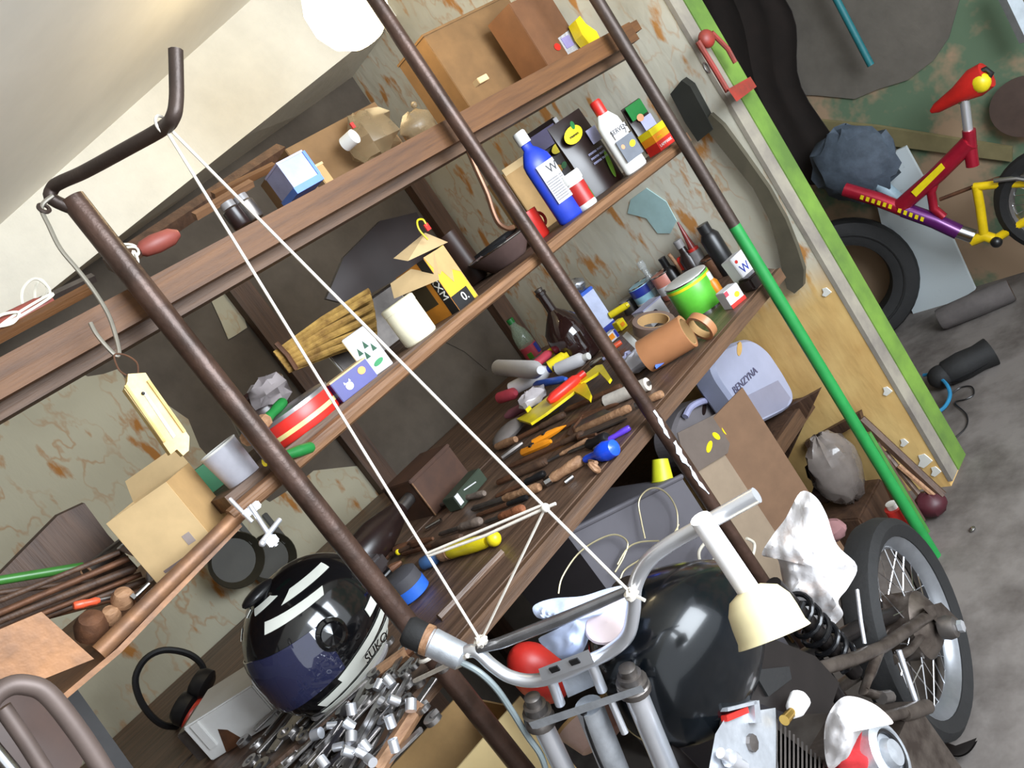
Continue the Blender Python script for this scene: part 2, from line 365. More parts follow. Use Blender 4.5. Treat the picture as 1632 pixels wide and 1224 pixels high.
# rusty tray at the near end of the middle shelf
m_tray = M('rusty_tin', (158, 112, 74), .5, .3, scale=11, c2=(112, 82, 62), bump=.3)
t = T('tin_tray', 'rusty tin tray of rods and knobs at the end of the middle shelf', 'tray', loc=(.15, 1.3, 1.35))
A, B = aty((157, 1040), 1.262), aty((388, 812), 1.27)
P('rolled_rim', MB().tube([A, A.lerp(B, .5), B], .0125, 10), m_tray, t, 'shiny rolled copper-coloured rim')
P('base', MB().hexa([V((-.9, 1.26, A.z-.02)), V((A.x+.02, 1.26, A.z-.02)), V((.335, 1.275, B.z-.02)), V((.335, 1.74, B.z-.02)), V((-.9, 1.74, A.z-.02))], [V((-.9, 1.26, A.z-.012)), V((A.x+.02, 1.26, A.z-.012)), V((.335, 1.275, B.z-.012)), V((.335, 1.74, B.z-.012)), V((-.9, 1.74, A.z-.012))]), m_tray, t)
ep = [aty(p, 1.235) for p in [(150, 1050), (66, 975), (0, 1003), (-70, 1035), (-70, 1105), (0, 1082), (60, 1086), (90, 1074)]]
P('end_plate', MB().prism(ep, (.0, .006, .0)), m_tray, t)

# ================================================================ LAMP
lp = aty((550, 8), 1.5)
t = T('pendant_lamp', 'glowing round bulb hanging below the sloping ceiling', 'lamp', loc=lp)
P('bulb', MB().lathe([(0, -.1), (.04, -.092), (.078, -.066), (.098, -.02), (.096, .026), (.073, .07), (.036, .1), (.018, .112)], lp, (0, 0, 1), 24), M('lit_bulb_glass', (255, 246, 214), .3, emit=((1.0, .80, .46), 15)), t)
P('socket', MB().lathe([(.02, .11), (.024, .118), (.024, .15), (.012, .16)], lp, (0, 0, 1), 14), M('black_bakelite', (30, 26, 24), .35), t)
P('cord', MB().tube([lp+V((0, 0, .145)), V((lp.x, lp.y, zc(lp.x)+.01))], .003, 6), MATS['black_bakelite'], t)

# ================================================================ ITEMS ON THE MIDDLE SHELF
def pm(name, col, rough=.35, **k): return M(name, col, rough, **k)
m_card = M('cardboard', (176, 140, 92), .85, scale=20, var=.1); m_card2 = M('light_cardboard', (200, 170, 124), .85, scale=20, var=.08)
m_blk = pm('black_plastic', (26, 25, 26)); m_wht = pm('white_plastic', (222, 220, 214), var=.04); m_blu = pm('blue_plastic', (34, 58, 170)); m_red = pm('red_plastic', (196, 42, 34))
m_yel = pm('yellow_plastic', (226, 204, 30)); m_grn = pm('green_plastic', (30, 110, 50)); m_org = pm('orange_plastic', (232, 140, 30)); m_grey = pm('grey_plastic', (132, 128, 128))
m_lav = pm('lavender_print', (168, 168, 200)); m_silver = M('silver_metal', (190, 190, 192), .22, 1, var=.1); m_steel = M('dull_steel', (120, 114, 110), .4, .85, scale=20, var=.3)
m_chrome = M('chrome', (240, 242, 248), .28, .78, var=.03); m_dark = pm('dark_brown_print', (38, 26, 24), .3); m_cream = pm('cream_plastic', (238, 230, 200), .4, var=.05)
m_paper = pm('white_paper', (208, 206, 208), .7, var=.05); m_clear = M('clear_plastic', (225, 228, 230), .15, trans=.85, alpha=.55, var=.05)
m_bwood = wood('brown_handle_wood', (120, 84, 58), (172, 132, 98), 9); m_rustm = M('rusty_metal', (82, 56, 42), .6, .4, scale=24, c2=(112, 74, 50), bump=.3)

def flat_label(par, name, x0, x1, z0, z1, y, mat, th=.0012):
    return P(name, MB().box(((x0+x1)/2, y-th/2, (z0+z1)/2), (x1-x0, th, z1-z0)), mat, par, world=False)

# blue bottle
t = T('bottle', 'blue flat plastic bottle with white cap and pale label, beside the thin pole', 'bottle', Z(on((911, 343), 1.36, ZS), -14))
P('body', MB().lathe([(.034, 0), (.038, .006), (.038, .15), (.036, .165), (.022, .187), (.014, .195), (.0135, .215)], (0,0,0), (0,0,1), 24, ell=(1.05, .62), ref=(1,0,0)), m_blu, t, world=False)
P('cap', MB().lathe([(.0165, .208), (.0165, .236), (.014, .24)], (0,0,0), (0,0,1), 18), m_wht, t, 'white screw cap', world=False)
lb = flat_label(t, 'label', -.027, .027, .048, .148, -.0236, m_paper)
txt('lettering', 'W', .03, m_blk, lb, face_m(.012, -.0252, .128))
for k in range(9): txt('small_print', 'mnmummnm unn', .0072, m_grey, lb, face_m(0, -.0252, .106-.0062*k))
# white jar with red label
t = T('jar', 'small white jar with red label and white lid, standing by the blue bottle', 'jar', Z(on((936, 327), 1.335, ZS), -10))
P('body', MB().lathe([(.024, 0), (.026, .004), (.026, .07)], seg=22), m_wht, t, world=False)
P('label', MB().lathe([(.0264, .014), (.0264, .064)], seg=22), pm('dark_red_print', (168, 40, 36)), t, world=False)
P('lid', MB().lathe([(.028, .07), (.029, .073), (.029, .09), (.027, .094)], seg=22), m_wht, t, world=False)
P('leaf_print', MB().lathe([(.0267, .012), (.0267, .042)], (0,0,0), (0,0,1), 3, -1.0, -.45, ref=(1,0,0)), pm('leaf_green', (70, 130, 40)), t, world=False)
# dark seed packets
def packet(name, label, px, y, rz, w, h, d, tilt=0, z=ZS):
    t = T(name, label, 'packet', Z(on(px, y, z), rz, tilt))
    r = []
    for j in range(7):
        q = j/6; dd = d*(.9 if j < 4 else .9-.28*(j-3)); r.append((q*h, dd))
    mb = MB(); rings = []
    for zz, dd in r: rings.append([V((x*w/2, y_*dd/2, zz)) for x, y_ in ((-1, -.35), (-.55, -1), (.55, -1), (1, -.35), (1, .35), (.55, 1), (-.55, 1), (-1, .35))])
    vs = [p for ring in rings for p in ring]; fs = [list(range(8))[::-1], [48+i for i in range(8)]]
    for j in range(6):
        for i in range(8): fs.append([j*8+i, j*8+(i+1) % 8, j*8+8+(i+1) % 8, j*8+8+i])
    mb.add(vs, fs, True); P('pouch', mb, m_dark, t, world=False); return t
def oval(par, name, x, z, rx, rz_, y, mat, tilt=0, n=20):
    pts = [V((x+rx*math.cos(a)*math.cos(tilt)-rz_*math.sin(a)*math.sin(tilt), y, z+rx*math.cos(a)*math.sin(tilt)+rz_*math.sin(a)*math.cos(tilt))) for a in [2*math.pi*k/n for k in range(n)]]
    return P(name, MB().prism(pts, (0, .001, 0)), mat, par, world=False)
t = packet('seed_packet', 'dark packet with large yellow oval between the jar and the white bottle', (968, 300), 1.43, -10, .125, .215, .05)
o_ = oval(t, 'yellow_oval', -.022, .165, .034, .021, -.0275, m_yel, .15)
txt('lettering', 'mumm', .012, m_blk, o_, face_m(-.022, -.029, .163))
oval(t, 'leaf_print', -.008, .186, .007, .011, -.028, m_grn, -.3)
P('pale_print', MB().box((.036, -.0262, .135), (.036, .002, .04)), m_lav, t, world=False)
for k in range(3): txt('lettering', 'mnmu num', .012, m_lav, t, face_m(.012, -.0262, .1-.013*k))
oval(t, 'pod_print', .03, .05, .007, .038, -.0265, pm('pod_green', (120, 170, 60)), -.2)
t = packet('seed_packet', 'purple-grey topped packet with pale edges standing behind the blue bottle', (905, 285), 1.62, -12, .15, .245, .05)
P('purple_print', MB().box((-.005, -.023, .205), (.1, .002, .05)), pm('purple_print', (96, 88, 120)), t, world=False)
P('pale_edge', MB().box((-.064, -.018, .2), (.012, .003, .075)), m_paper, t, world=False)
P('pale_edge', MB().box((.062, -.018, .2), (.014, .003, .08)), m_paper, t, world=False)
oval(t, 'yellow_oval', .01, .165, .026, .013, -.0275, m_yel, .15); oval(t, 'fruit_print', -.03, .115, .018, .012, -.0275, pm('fruit_orange', (210, 150, 40)), 0); oval(t, 'leaf_print', -.005, .115, .012, .008, -.0277, m_grn, .4)
# white bottle, red cap
t = T('bottle', 'white plastic bottle with red cap and grey label band on the middle shelf', 'bottle', Z(on((1010, 262), 1.335, ZS), -12))
P('body', MB().lathe([(.034, 0), (.037, .005), (.037, .125), (.035, .14), (.02, .163), (.0165, .166)], seg=24, ell=(1, .58), ref=(1,0,0)), m_wht, t, world=False)
P('cap', MB().lathe([(.0155, .164), (.0155, .198), (.013, .203)], seg=18), m_red, t, 'red cap', world=False)
lb = flat_label(t, 'label', -.031, .031, .028, .088, -.0214, pm('grey_print', (106, 110, 118))); l2 = flat_label(t, 'label', -.025, .028, .092, .118, -.0217, m_paper)
txt('lettering', 'SERVEN', .017, m_blk, l2, face_m(.0, -.0232, .11)); txt('lettering', '7', .018, m_blk, l2, face_m(.016, -.0232, .098))
oval(lb, 'spot', .014, .062, .011, .008, -.0232, m_yel, .3); oval(lb, 'spot', -.018, .068, .006, .006, -.0232, pm('peach', (214, 150, 110)), 0)
# packet by the green pole
t = packet('seed_packet', 'green and lilac packet leaning behind the striped box near the green pole', (1040, 225), 1.5, -10, .085, .15, .03)
P('green_top', MB().box((-.005, -.0155, .125), (.07, .002, .045)), m_grn, t, world=False); P('lilac_print', MB().box((.01, -.0155, .07), (.05, .002, .05)), m_lav, t, world=False); oval(t, 'flower_print', -.008, .1, .014, .011, -.017, pm('peach', (214, 150, 110)))
# striped box
t = T('carton', 'small yellow, orange and red striped box at the shelf end', 'box', Z(on((1054, 234), 1.33, ZS), -6))
for z0, z1, m in ((0, .026, m_red), (.0262, .046, m_org), (.0462, .064, m_yel)):
    P('stripe', MB().box((0, 0, (z0+z1)/2), (.066, .045, z1-z0)), m, t, world=False)
txt('lettering', 'LAMMARK', .0115, m_wht, t, face_m(.0, -.0228, .012)); txt('lettering', 'mnm', .011, m_yel, t, face_m(-.01, -.0228, .035))
# small tan box behind the pole, red cup, bowl
def carton(name, label, px, y, rz, w, d, h, mat, z=ZS, tilt=0, cat='box'):
    t = T(name, label, cat, Z(on(px, y, z), rz, tilt)); P('body', MB().box((0, 0, h/2), (w, d, h), bev=.0015), mat, t, world=False); return t
t = carton('carton', 'plain tan box standing behind the blue bottle', (850, 330), 1.66, -8, .12, .1, .19, m_card)
P('lid_flap', MB().box((0, -.0515, .19), (.118, .002, .02)), m_card2, t, world=False)
t = T('cup', 'red cup in the shade behind the thin pole, by the blue bottle', 'cup', loc=on((842, 352), 1.46, ZS))
P('body', MB().lathe([(.026, 0), (.03, .005), (.033, .075), (.031, .075), (.028, .008), (0, .006)], seg=20), m_red, t, world=False); P('handle', MB().torus((.036, 0, .04), (0, 1, 0), .018, .004, 16, 6), m_red, t, world=False)
t = T('bowl', 'dark brown shallow dish with thin pale rim beside the yellow carton', 'bowl', loc=on((800, 400), 1.46, ZS))
P('dish', MB().lathe([(.045, 0), (.05, .004), (.088, .05), (.085, .05), (.047, .008), (0, .006)], seg=28), pm('brown_enamel', (92, 74, 70)), t, world=False); P('rim', MB().torus((0, 0, .05), (0, 0, 1), .0865, .0022, 30, 6), m_silver, t, world=False)
t = T('cable_coil', 'dark coil of cable lying behind the brown dish', 'cable', loc=on((775, 388), 1.6, ZS))
for k in range(4): P('loop', MB().torus((.01*math.sin(k*2), .01*math.cos(k), .012+.012*k), (.15*math.sin(k), .1, 1), .1-.006*k, .007, 30, 6), m_blk, t, world=False)
# J-shaped rod
jp = spline([aty(p, 1.33) for p in [(700, 150), (735, 215), (760, 272), (777, 310), (786, 338), (795, 356), (808, 364), (818, 362)]], 4)
S('hook_rod', 'brown metal rod ending in a J hook beside the thin pole', 'rod', MB().tube(jp, .006, 8), M('copper_brown', (120, 84, 62), .4, .5))
# yellow and black carton with open flaps
bl = on((732, 493), 1.30, ZS); t = T('carton', 'open yellow and black carton with tan flaps on the middle shelf', 'box', Z(bl, 4))
w, d, h = .062, .11, .125; m_yb = pm('yellow_print', (222, 176, 30), .5); m_ob = pm('orange_print', (190, 122, 34), .6)
P('front_panel', MB().box((w/2, .001, h/2), (w, .002, h)), m_yb, t, world=False)
P('side_panel', MB().box((0, d/2, h/2), (.002, d, h)), m_ob, t, world=False)
P('side_panel', MB().box((w, d/2, h/2), (.002, d, h)), m_card, t, world=False); P('back_panel', MB().box((w/2, d, h/2), (w, .002, h)), m_card, t, world=False)
P('base', MB().box((w/2, d/2, .001), (w, d, .002)), m_card, t, world=False)
P('peeled_patch', MB().prism([V((.0, -.0008, .127)), V((w, -.0008, .124)), V((w, -.0008, .06)), V((.045, -.0008, .075)), V((.03, -.0008, .052)), V((.02, -.0008, .085)), V((.01, -.0008, .08))], (0, .0006, 0)), m_card, t, world=False)
b_ = P('black_band', MB().box((w/2-.006, -.0005, .016), (w-.012, .001, .032)), m_blk, t, world=False); txt('lettering', '0.', .026, m_wht, b_, face_m(.032, -.0014, .017))
s_ = P('black_band', MB().box((-.0013, .013, h/2), (.001, .026, h)), m_blk, t, world=False)
txt('lettering', 'XXM', .026, m_wht, s_, Mx.Translation(V((-.0022, .013, .06))) @ Mx.Rotation(-math.pi/2, 4, 'Z') @ Mx.Rotation(math.pi/2, 4, 'X') @ Mx.Rotation(-math.pi/2, 4, 'Z'))
P('dark_panel', MB().box((-.0013, .068, .06), (.001, .05, .055)), pm('olive_dark', (58, 48, 30)), t, world=False)
q = lambda p, y: t.matrix_world.inverted() @ aty(p, y)
P('flap', MB().prism([aty(p, y) for p, y in [((692, 402), 1.3), ((622, 452), 1.40), ((628, 476), 1.39), ((700, 446), 1.29)]], (-.001, -.002, .0)), m_card2, t)
P('flap', MB().prism([aty(p, y) for p, y in [((628, 412), 1.46), ((678, 371), 1.46), ((714, 386), 1.43), ((650, 416), 1.42)]], (0, .002, .001)), m_card2, t)
P('wire_handle', MB().tube(spline([aty(p, 1.42) for p in [(682, 382), (668, 366), (665, 352), (674, 350), (680, 360)]], 4), .0022, 6), m_yel, t); P('red_tag', MB().box(aty((681, 362), 1.42), (.012, .004, .016)), m_red, t)
S('panel', 'dark brown board leaning behind the open yellow carton', 'board', MB().prism([aty(p, 1.66) for p in [(520, 476), (548, 410), (606, 352), (664, 338), (700, 400), (640, 440), (560, 486)]], (0, .012, .002)), m_dark)
S('boot', 'dark brown leather boot shaft standing between the carton and the cable coil', 'boot', MB().lathe([(.035, 0), (.04, .01), (.036, .06), (.042, .14), (.038, .14), (.03, .06), (0, .02)], on((742, 420), 1.58, ZS), (0, .1, 1), 18, ell=(1, .7)), pm('dark_leather', (54, 34, 26), .5))
# canister
t = T('canister', 'cream white round canister with lid, in front of the open carton', 'canister', loc=on((676, 545), 1.335, ZS))
P('body', MB().lathe([(.034, 0), (.0365, .004), (.0365, .07), (.035, .072)], seg=32), m_cream, t, world=False); P('lid', MB().lathe([(.0368, .0715), (.0372, .074), (.0372, .084), (.034, .0865)], seg=32), m_cream, t, world=False)
# green tree box
t = T('carton', 'white carton printed with little green trees, beside the cream canister', 'box', Z(on((612, 596), 1.33, ZS), -30))
P('body', MB().box((0, 0, .044), (.052, .05, .088), bev=.001), m_paper, t, world=False)
P('side_print', MB().box((-.0264, 0, .044), (.001, .048, .086)), pm('tan_print', (190, 164, 110)), t, world=False)
for x, z_ in ((-.012, .046), (.004, .052), (.014, .04), (-.004, .034)):
    P('tree_print', MB().prism([V((x-.005, -.0254, z_)), V((x+.005, -.0254, z_)), V((x, -.0254, z_+.015))], (0, .0006, 0)), pm('tree_green', (44, 84, 60)), t, world=False)
oval(t, 'leaf_print', .006, .018, .011, .005, -.0256, pm('tree_green2', (60, 140, 90)), .2)
# grey tray behind
t = T('tray', 'grey metal tray standing behind the cream canister', 'tray', Z(on((600, 530), 1.66, ZS), 0, -12))
P('sheet', MB().box((0, 0, .062), (.26, .004, .12)), m_steel, t, world=False); P('rim', MB().tube([(-.13, 0, 0), (-.13, 0, .122), (.13, 0, .122), (.13, 0, 0)], .004, 6), m_silver, t, world=False)
# blue box
t = T('carton', 'low dark blue box with white and orange pictures, on the front of the middle shelf', 'box', Z(on((574, 632), 1.315, ZS), -4))
P('body', MB().box((0, .0, .02), (.084, .05, .04), bev=.001), pm('navy_print', (40, 40, 116), .4), t, world=False); P('lid', MB().box((0, .0, .0405), (.085, .051, .003)), m_card2, t, world=False)
oval(t, 'animal_picture', .022, .026, .008, .007, -.0258, m_org); oval(t, 'animal_picture', -.014, .017, .008, .0075, -.0258, m_lav)
for dx in (-.005, .005): P('picture_ear', MB().prism([V((-.014+dx-.003, -.0258, .023)), V((-.014+dx+.003, -.0258, .023)), V((-.014+dx*1.3, -.0258, .029))], (0, .0006, 0)), m_lav, t, world=False)
# straw broom head
t = T('broom_head', 'fan of golden straw bristles lying behind the blue box', 'broom', loc=on((470, 620), 1.6, ZS))
a = aty((446, 575), 1.62); m_straw = M('golden_straw', (186, 148, 78), .55, scale=30, c2=(120, 88, 44)); n = 34
for k in range(n):
    e = aty((588+26*(k/n)-14*(k/n)**2, 462+82*k/n), 1.58+.03*math.sin(k)); s0 = a + V((0, 0, .02-.05*k/n))
    s0.z = max(s0.z, ZS+.008); e.z = max(e.z, ZS+.006)
    P('bristle_bunch', MB().tube([s0, s0.lerp(e, .5)+V((0, .004*math.sin(k*3), .004)), e], [.004, .0055, .005], 5), m_straw, t)
P('binding', MB().tube([a+V((.012, -.012, .035)), a+V((.014, -.016, 0)), a+V((.012, -.014, -.035))], .006, 6), m_rustm, t)
# dark pot with crumpled plastic
t = T('pot', 'dark round pot with crumpled clear plastic, behind the wooden pegs', 'pot', loc=on((428, 672), 1.58, ZS))
P('body', MB().lathe([(.03, 0), (.05, .015), (.062, .05), (.055, .085), (.042, .1), (.045, .108), (.041, .108), (.05, .08), (.055, .05), (0, .02)], seg=24), pm('dark_glaze', (48, 30, 26), .3), t, world=False)
def crumple(c, r, seed, sq=(1, 1, .7), n=12, m=8, amp=.3):
    rd = random.Random(seed); mb = MB()
    mb.ball(c, (r*sq[0], r*sq[1], r*sq[2]), n, m)
    for i in range(len(mb.v)):
        d = mb.v[i]-V(c); mb.v[i] = V(c)+d*(1-amp+2*amp*rd.random())
    return mb
P('plastic_wrap', crumple(on((440, 640), 1.53, ZS+.085), .04, 3), M('grey_film', (170, 160, 160), .25, alpha=.75), t)
# red round tin
t = T('round_tin', 'round red tin with a cream stripe and grey lid on the middle shelf', 'tin', loc=on((487, 686), 1.355, ZS))
P('body', MB().lathe([(.076, 0), (.078, .003), (.078, .04), (.077, .042)], seg=40), m_red, t, world=False); P('stripe', MB().lathe([(.0785, .012), (.0785, .02)], seg=40), pm('cream_stripe', (214, 196, 130)), t, world=False)
P('lid', MB().lathe([(.0795, .04), (.0795, .047), (.07, .05), (0, .05)], seg=40), M('grey_tin_lid', (150, 146, 146), .3, .7), t, world=False)
# wooden peg with green grip and green-handled screwdriver
def tool(name, label, cat, a, b, hl, rh, mh, rs, ms, group=None, tip=None, flat=False, parts=True):
    a = V(a); b = V(b); L = (b-a).length
    mbh = MB().rod(a, a.lerp(b, hl), [(0, rh*.75), (.06, rh), (.35, rh*1.02), (.6, rh*.82), (.85, rh*.95), (1, rh*.6)], 12)
    mbs = MB().rod(a.lerp(b, hl-.02), b, [(0, rs), (.9, rs), (1, rs*(.5 if tip is None else tip))], 8)
    t = T(name, label, cat, loc=a, group=group); P('handle', mbh, mh, t); P('shaft', mbs, ms, t); return t
def q3(p, y, dz=0, z=ZS):
    v = aty(p, y); v.z = max(v.z, z+.004)+dz; return v
t = tool('screwdriver', 'green-handled tool with a wooden block end, leaning on the red tin', 'tool', aty((452, 640), 1.33), aty((394, 700), 1.25), .55, .0095, m_grn, .013, m_bwood, tip=1)
t = tool('screwdriver', 'green-handled screwdriver with yellow collar before the red tin', 'tool', aty((498, 712), 1.262), aty((421, 737), 1.24), .85, .010, m_grn, .007, m_yel, tip=1)
# cup and green box behind the thick pole
t = T('cup', 'white plastic beaker half hidden by the thick pole', 'cup', Z(aty((402, 776), 1.33), 0, 0, -3))
P('body', MB().lathe([(.026, 0), (.028, .004), (.033, .085), (.031, .085), (.026, .006), (0, .005)], seg=24), pm('greyish_white', (176, 174, 182)), t, world=False)
P('rim', MB().torus((0, 0, .085), (0, 0, 1), .032, .002, 24, 6), m_wht, t, world=False)
t = carton('carton', 'flat green box behind the cream hanging holder', (325, 748), 1.5, -6, .08, .03, .085, pm('green_print', (38, 120, 72), .5), z=1.36); P('lid', MB().box((0, 0, .086), (.082, .032, .006)), pm('green_print', (38, 120, 72), .5), t, world=False)
# small cardboard box
t = T('carton', 'small open tan cardboard box with a faint ink stamp', 'box', Z(V((.285, 1.385, 1.348)), -38))
bw, bd, bh = .115, .105, .122
cb = t.matrix_world.inverted()
for nm, c, s_ in (('front_panel', (0, -bd/2, bh/2), (bw, .002, bh)), ('back_panel', (0, bd/2, bh/2), (bw, .002, bh)), ('side_panel', (-bw/2, 0, bh/2), (.002, bd, bh)), ('base', (0, 0, .001), (bw, bd, .002))):
    P(nm, MB().box(c, s_), m_card2, t, world=False)
P('side_panel', MB().box((bw/2, 0, bh/2), (.002, bd, bh)), m_card, t, world=False)
P('flap', MB().prism([V((-bw/2, bd/2, bh)), V((bw/2, bd/2, bh)), V((bw/2-.006, bd/2+.012, bh+.035)), V((-bw/2+.006, bd/2+.012, bh+.035))], (0, .002, 0)), m_card2, t, world=False)
st_ = P('ink_stamp', MB().box((.028, -bd/2-.0012, .03), (.014, .0006, .018)), pm('faint_ink', (150, 136, 130), .8), t, world=False)
P('ink_stamp', MB().box((-.012, -bd/2-.0012, .008), (.05, .0006, .005)), pm('faint_ink2', (120, 104, 100), .8), t, world=False)
# metal goblets behind the box
for k, (p, nm) in enumerate((((180, 832), 'shiny metal funnel cup beside the small cardboard box'), ((212, 806), 'shiny metal cup behind the small cardboard box'))):
    t = T('metal_cup', nm, 'cup', loc=on(p, 1.47+.1*k, 1.347)); P('bowl', MB().lathe([(.022, 0), (.022, .003), (.006, .02), (.006, .04), (.022, .075), (.02, .075), (.004, .042)], seg=18), m_chrome, t, world=False)
    P('rim', MB().torus((0, 0, .075), (0, 0, 1), .021, .0015, 18, 5), m_chrome, t, world=False)
# chrome fitting on the lip
c0 = aty((420, 822), 1.215); t = T('clamp', 'chrome clamp with a small lever hanging on the shelf edge by the thick pole', 'clamp', loc=c0)
P('bar', MB().cyl(aty((398, 805), 1.22), aty((440, 870), 1.215), .0042), m_chrome, t); P('bar', MB().cyl(aty((446, 828), 1.22), aty((416, 866), 1.21), .0042), m_chrome, t)
P('bar', MB().cyl(aty((366, 795), 1.235), aty((402, 832), 1.22), .0035), m_chrome, t); P('block', MB().box(aty((433, 862), 1.213), (.018, .012, .014), bev=.002), m_chrome, t)
P('knob', MB().ball(aty((418, 866), 1.208), .0055), m_chrome, t); P('jaw', MB().box(aty((400, 812), 1.228), (.03, .014, .012), bev=.002), m_chrome, t)
# things in the tin tray
zt_ = 1.34
S('panel', 'dark brown board leaning behind the rods in the tin tray', 'board', MB().prism([aty(p, 1.6) for p in [(-40, 945), (0, 915), (92, 822), (135, 802), (172, 852), (220, 905), (180, 960), (-40, 1010)]], (0, .02, .004)), m_dkwood)
m_grod = pm('green_rod', (60, 116, 48))
S('rod', 'green rod lying in the tin tray', 'rod', MB().cyl(aty((-30, 930), 1.5), aty((132, 903), 1.52), .0075), m_grod)
t = T('pipe', 'short grey pipe piece with a pale open end in the tin tray', 'pipe', loc=aty((140, 912), 1.5)); P('tube', MB().cyl(aty((138, 912), 1.5), aty((205, 862), 1.54), .013), m_steel, t); P('end_ring', MB().torus(aty((138, 912), 1.5), aty((205, 862), 1.54)-aty((138, 912), 1.5), .012, .002, 18, 6), m_bwood, t)
for k, (a_, b_) in enumerate([((-20, 965), (190, 880)), ((-20, 985), (205, 890)), ((-30, 1000), (215, 905)), ((0, 1005), (225, 915)), ((20, 1000), (232, 925)), ((60, 985), (236, 938)), ((-30, 948), (150, 925))]):
    S('rod', 'thin rusty rod in the bundle lying in the tin tray', 'rod', MB().cyl(aty(a_, 1.42+.012*k), aty(b_, 1.42+.012*k), .0045+.001*(k % 3)), m_rustm if k % 2 else m_dkwood, group='rusty rods in the tin tray')
tool('screwdriver', 'orange-red handled screwdriver among the wooden knobs', 'tool', aty((117, 966), 1.33), aty((188, 950), 1.34), .58, .0062, pm('orange_red', (208, 82, 50)), .003, m_steel)
for p, r, nm, m in (((196, 955), .0165, 'pale wooden knob nearest the small cardboard box', m_bwood), ((176, 982), .0145, 'pale wooden knob between its two neighbours', m_bwood), ((146, 1000), .023, 'largest rusty brown knob in the corner of the tin tray', m_rustm)):
    t = T('knob', nm, 'knob', loc=aty(p, 1.315)); c = aty(p, 1.315); P('head', MB().lathe([(0, r), (r*.7, r*.85), (r, r*.3), (r, -r*.4), (r*.5, -r*.9), (0, -r)], c, (.3, -.6, .6), 14), m, t); P('stem', MB().cyl(c, c+V((-.012, .026, -.004)), r*.45), m, t)
t = T('bolt', 'small shiny bolt lying near the rolled rim', 'bolt', loc=aty((232, 938), 1.30)); P('shank', MB().cyl(aty((215, 952), 1.30), aty((238, 930), 1.30), .004), m_silver, t); P('head', MB().cyl(aty((212, 955), 1.30), aty((217, 950), 1.30), .008, seg=6), m_silver, t)

# ================================================================ TOP SHELF
zt = ZT+.001
m_twine = M('white_twine', (206, 200, 184), .8, var=.08)
def spindle(label, a, b, loops, col):
    t = T('string_winder', label, 'string', loc=a)
    P('handle', MB().rod(a, b, [(0, .008), (.1, .014), (.4, .017), (.8, .015), (1, .007)], 12), col, t)
    for l in loops: P('string_loop', MB().tube(spline(l, 5, True), .0022, 6, True), m_twine, t)
m_redw = M('reddish_wood', (134, 66, 56), .5, var=.2)
y = 1.315
spindle('reddish wooden winder with a standing loop of white string, at the shelf end', aty((-20, 535), y), aty((84, 478), y), [[aty(p, y+.0) for p in [(40, 490), (36, 462), (56, 444), (78, 460), (74, 482)]], [aty(p, y+.02) for p in [(58, 482), (56, 462), (64, 445), (76, 462)]], [aty(p, y-.02) for p in [(-10, 520), (0, 503), (30, 498), (20, 515)]], [aty(p, y-.016) for p in [(0, 520), (30, 498), (78, 470), (80, 474), (34, 503)]]], m_redw)
spindle('reddish wooden winder with a coiled bundle of white string behind the hook pole', aty((222, 400), 1.34), aty((284, 372), 1.34), [[aty(p, 1.34) for p in [(170, 412), (182, 393), (210, 390), (222, 402), (208, 414), (184, 420)]], [aty(p, 1.335) for p in [(174, 414), (190, 398), (214, 394), (220, 404), (200, 418)]], [aty(p, 1.325) for p in [(212, 400), (220, 416), (214, 430), (196, 438), (210, 428)]]], m_redw)
for k, (a_, b_, y, nm) in enumerate([((-60, 570), (150, 468), 1.30, 'long yellow-brown batten on the upper shelf edge by the first winder'), ((-60, 540), (150, 442), 1.5, 'pale grey batten lying behind the first winder'), ((340, 312), (436, 262), 1.45, 'short yellow wood batten beside the blue box'), ((310, 345), (400, 290), 1.4, 'short dull wood batten below the yellow batten'), ((175, 425), (450, 240), 1.68, 'long dark board at the back of the upper shelf')]):
    A, B = aty(a_, y), aty(b_, y); A.z = max(A.z, zt+.008); B.z = max(B.z, zt+.008) - (.012*max(0, B.x-.6) if k < 4 else 0)
    w_ = MB().tube([A, B], .009 if k < 4 else .02, 4); S('batten', nm, 'batten', w_, [m_shelf, m_steel, m_shelf, m_edge, m_dkwood][k])
# metal bits by the rope
for p, nm in (((388, 322), 'dull jar standing between the battens on the upper shelf'), ((365, 330), 'dark jar lowest beside the two strings')):
    t = T('jar', nm, 'jar', loc=on(p, 1.4, zt-.005)); P('body', MB().lathe([(.016, 0), (.018, .003), (.018, .036), (.012, .042)], seg=16), m_steel if p[0] > 370 else m_dark, t, world=False); P('lid', MB().lathe([(.014, .04), (.014, .052)], seg=16), m_grey, t, world=False)
zt2 = 1.752
t = T('carton', 'pale blue box with a bright blue base on the upper shelf', 'box', Z(on((466, 283), 1.36, zt2), -2))
P('body', MB().box((0, 0, .038), (.06, .07, .05)), pm('pale_blue_print', (150, 154, 190)), t, world=False); P('base_band', MB().box((.001, 0, .0065), (.066, .074, .013)), pm('bright_blue_print', (78, 120, 206)), t, world=False); P('edge_band', MB().box((.032, -.001, .038), (.006, .072, .05)), pm('bright_blue_print', (78, 120, 206)), t, world=False)
P('lid', MB().box((0, 0, .0645), (.062, .072, .004)), m_lav, t, world=False)
t = carton('carton', 'small brown box next to the pale blue box', (498, 262), 1.38, 0, .022, .03, .04, m_card, zt2-.004); P('lid', MB().box((0, 0, .0405), (.024, .032, .005)), m_card2, t, world=False)
t = carton('carton', 'wide tan cardboard box at the back under the beam', (520, 250), 1.58, -4, .26, .2, .13, pm('dim_cardboard', (118, 88, 54), .85), zt2-.01); P('lid_flap', MB().box((-.03, -.067, .12), (.16, .003, .03)), m_card, t, world=False)
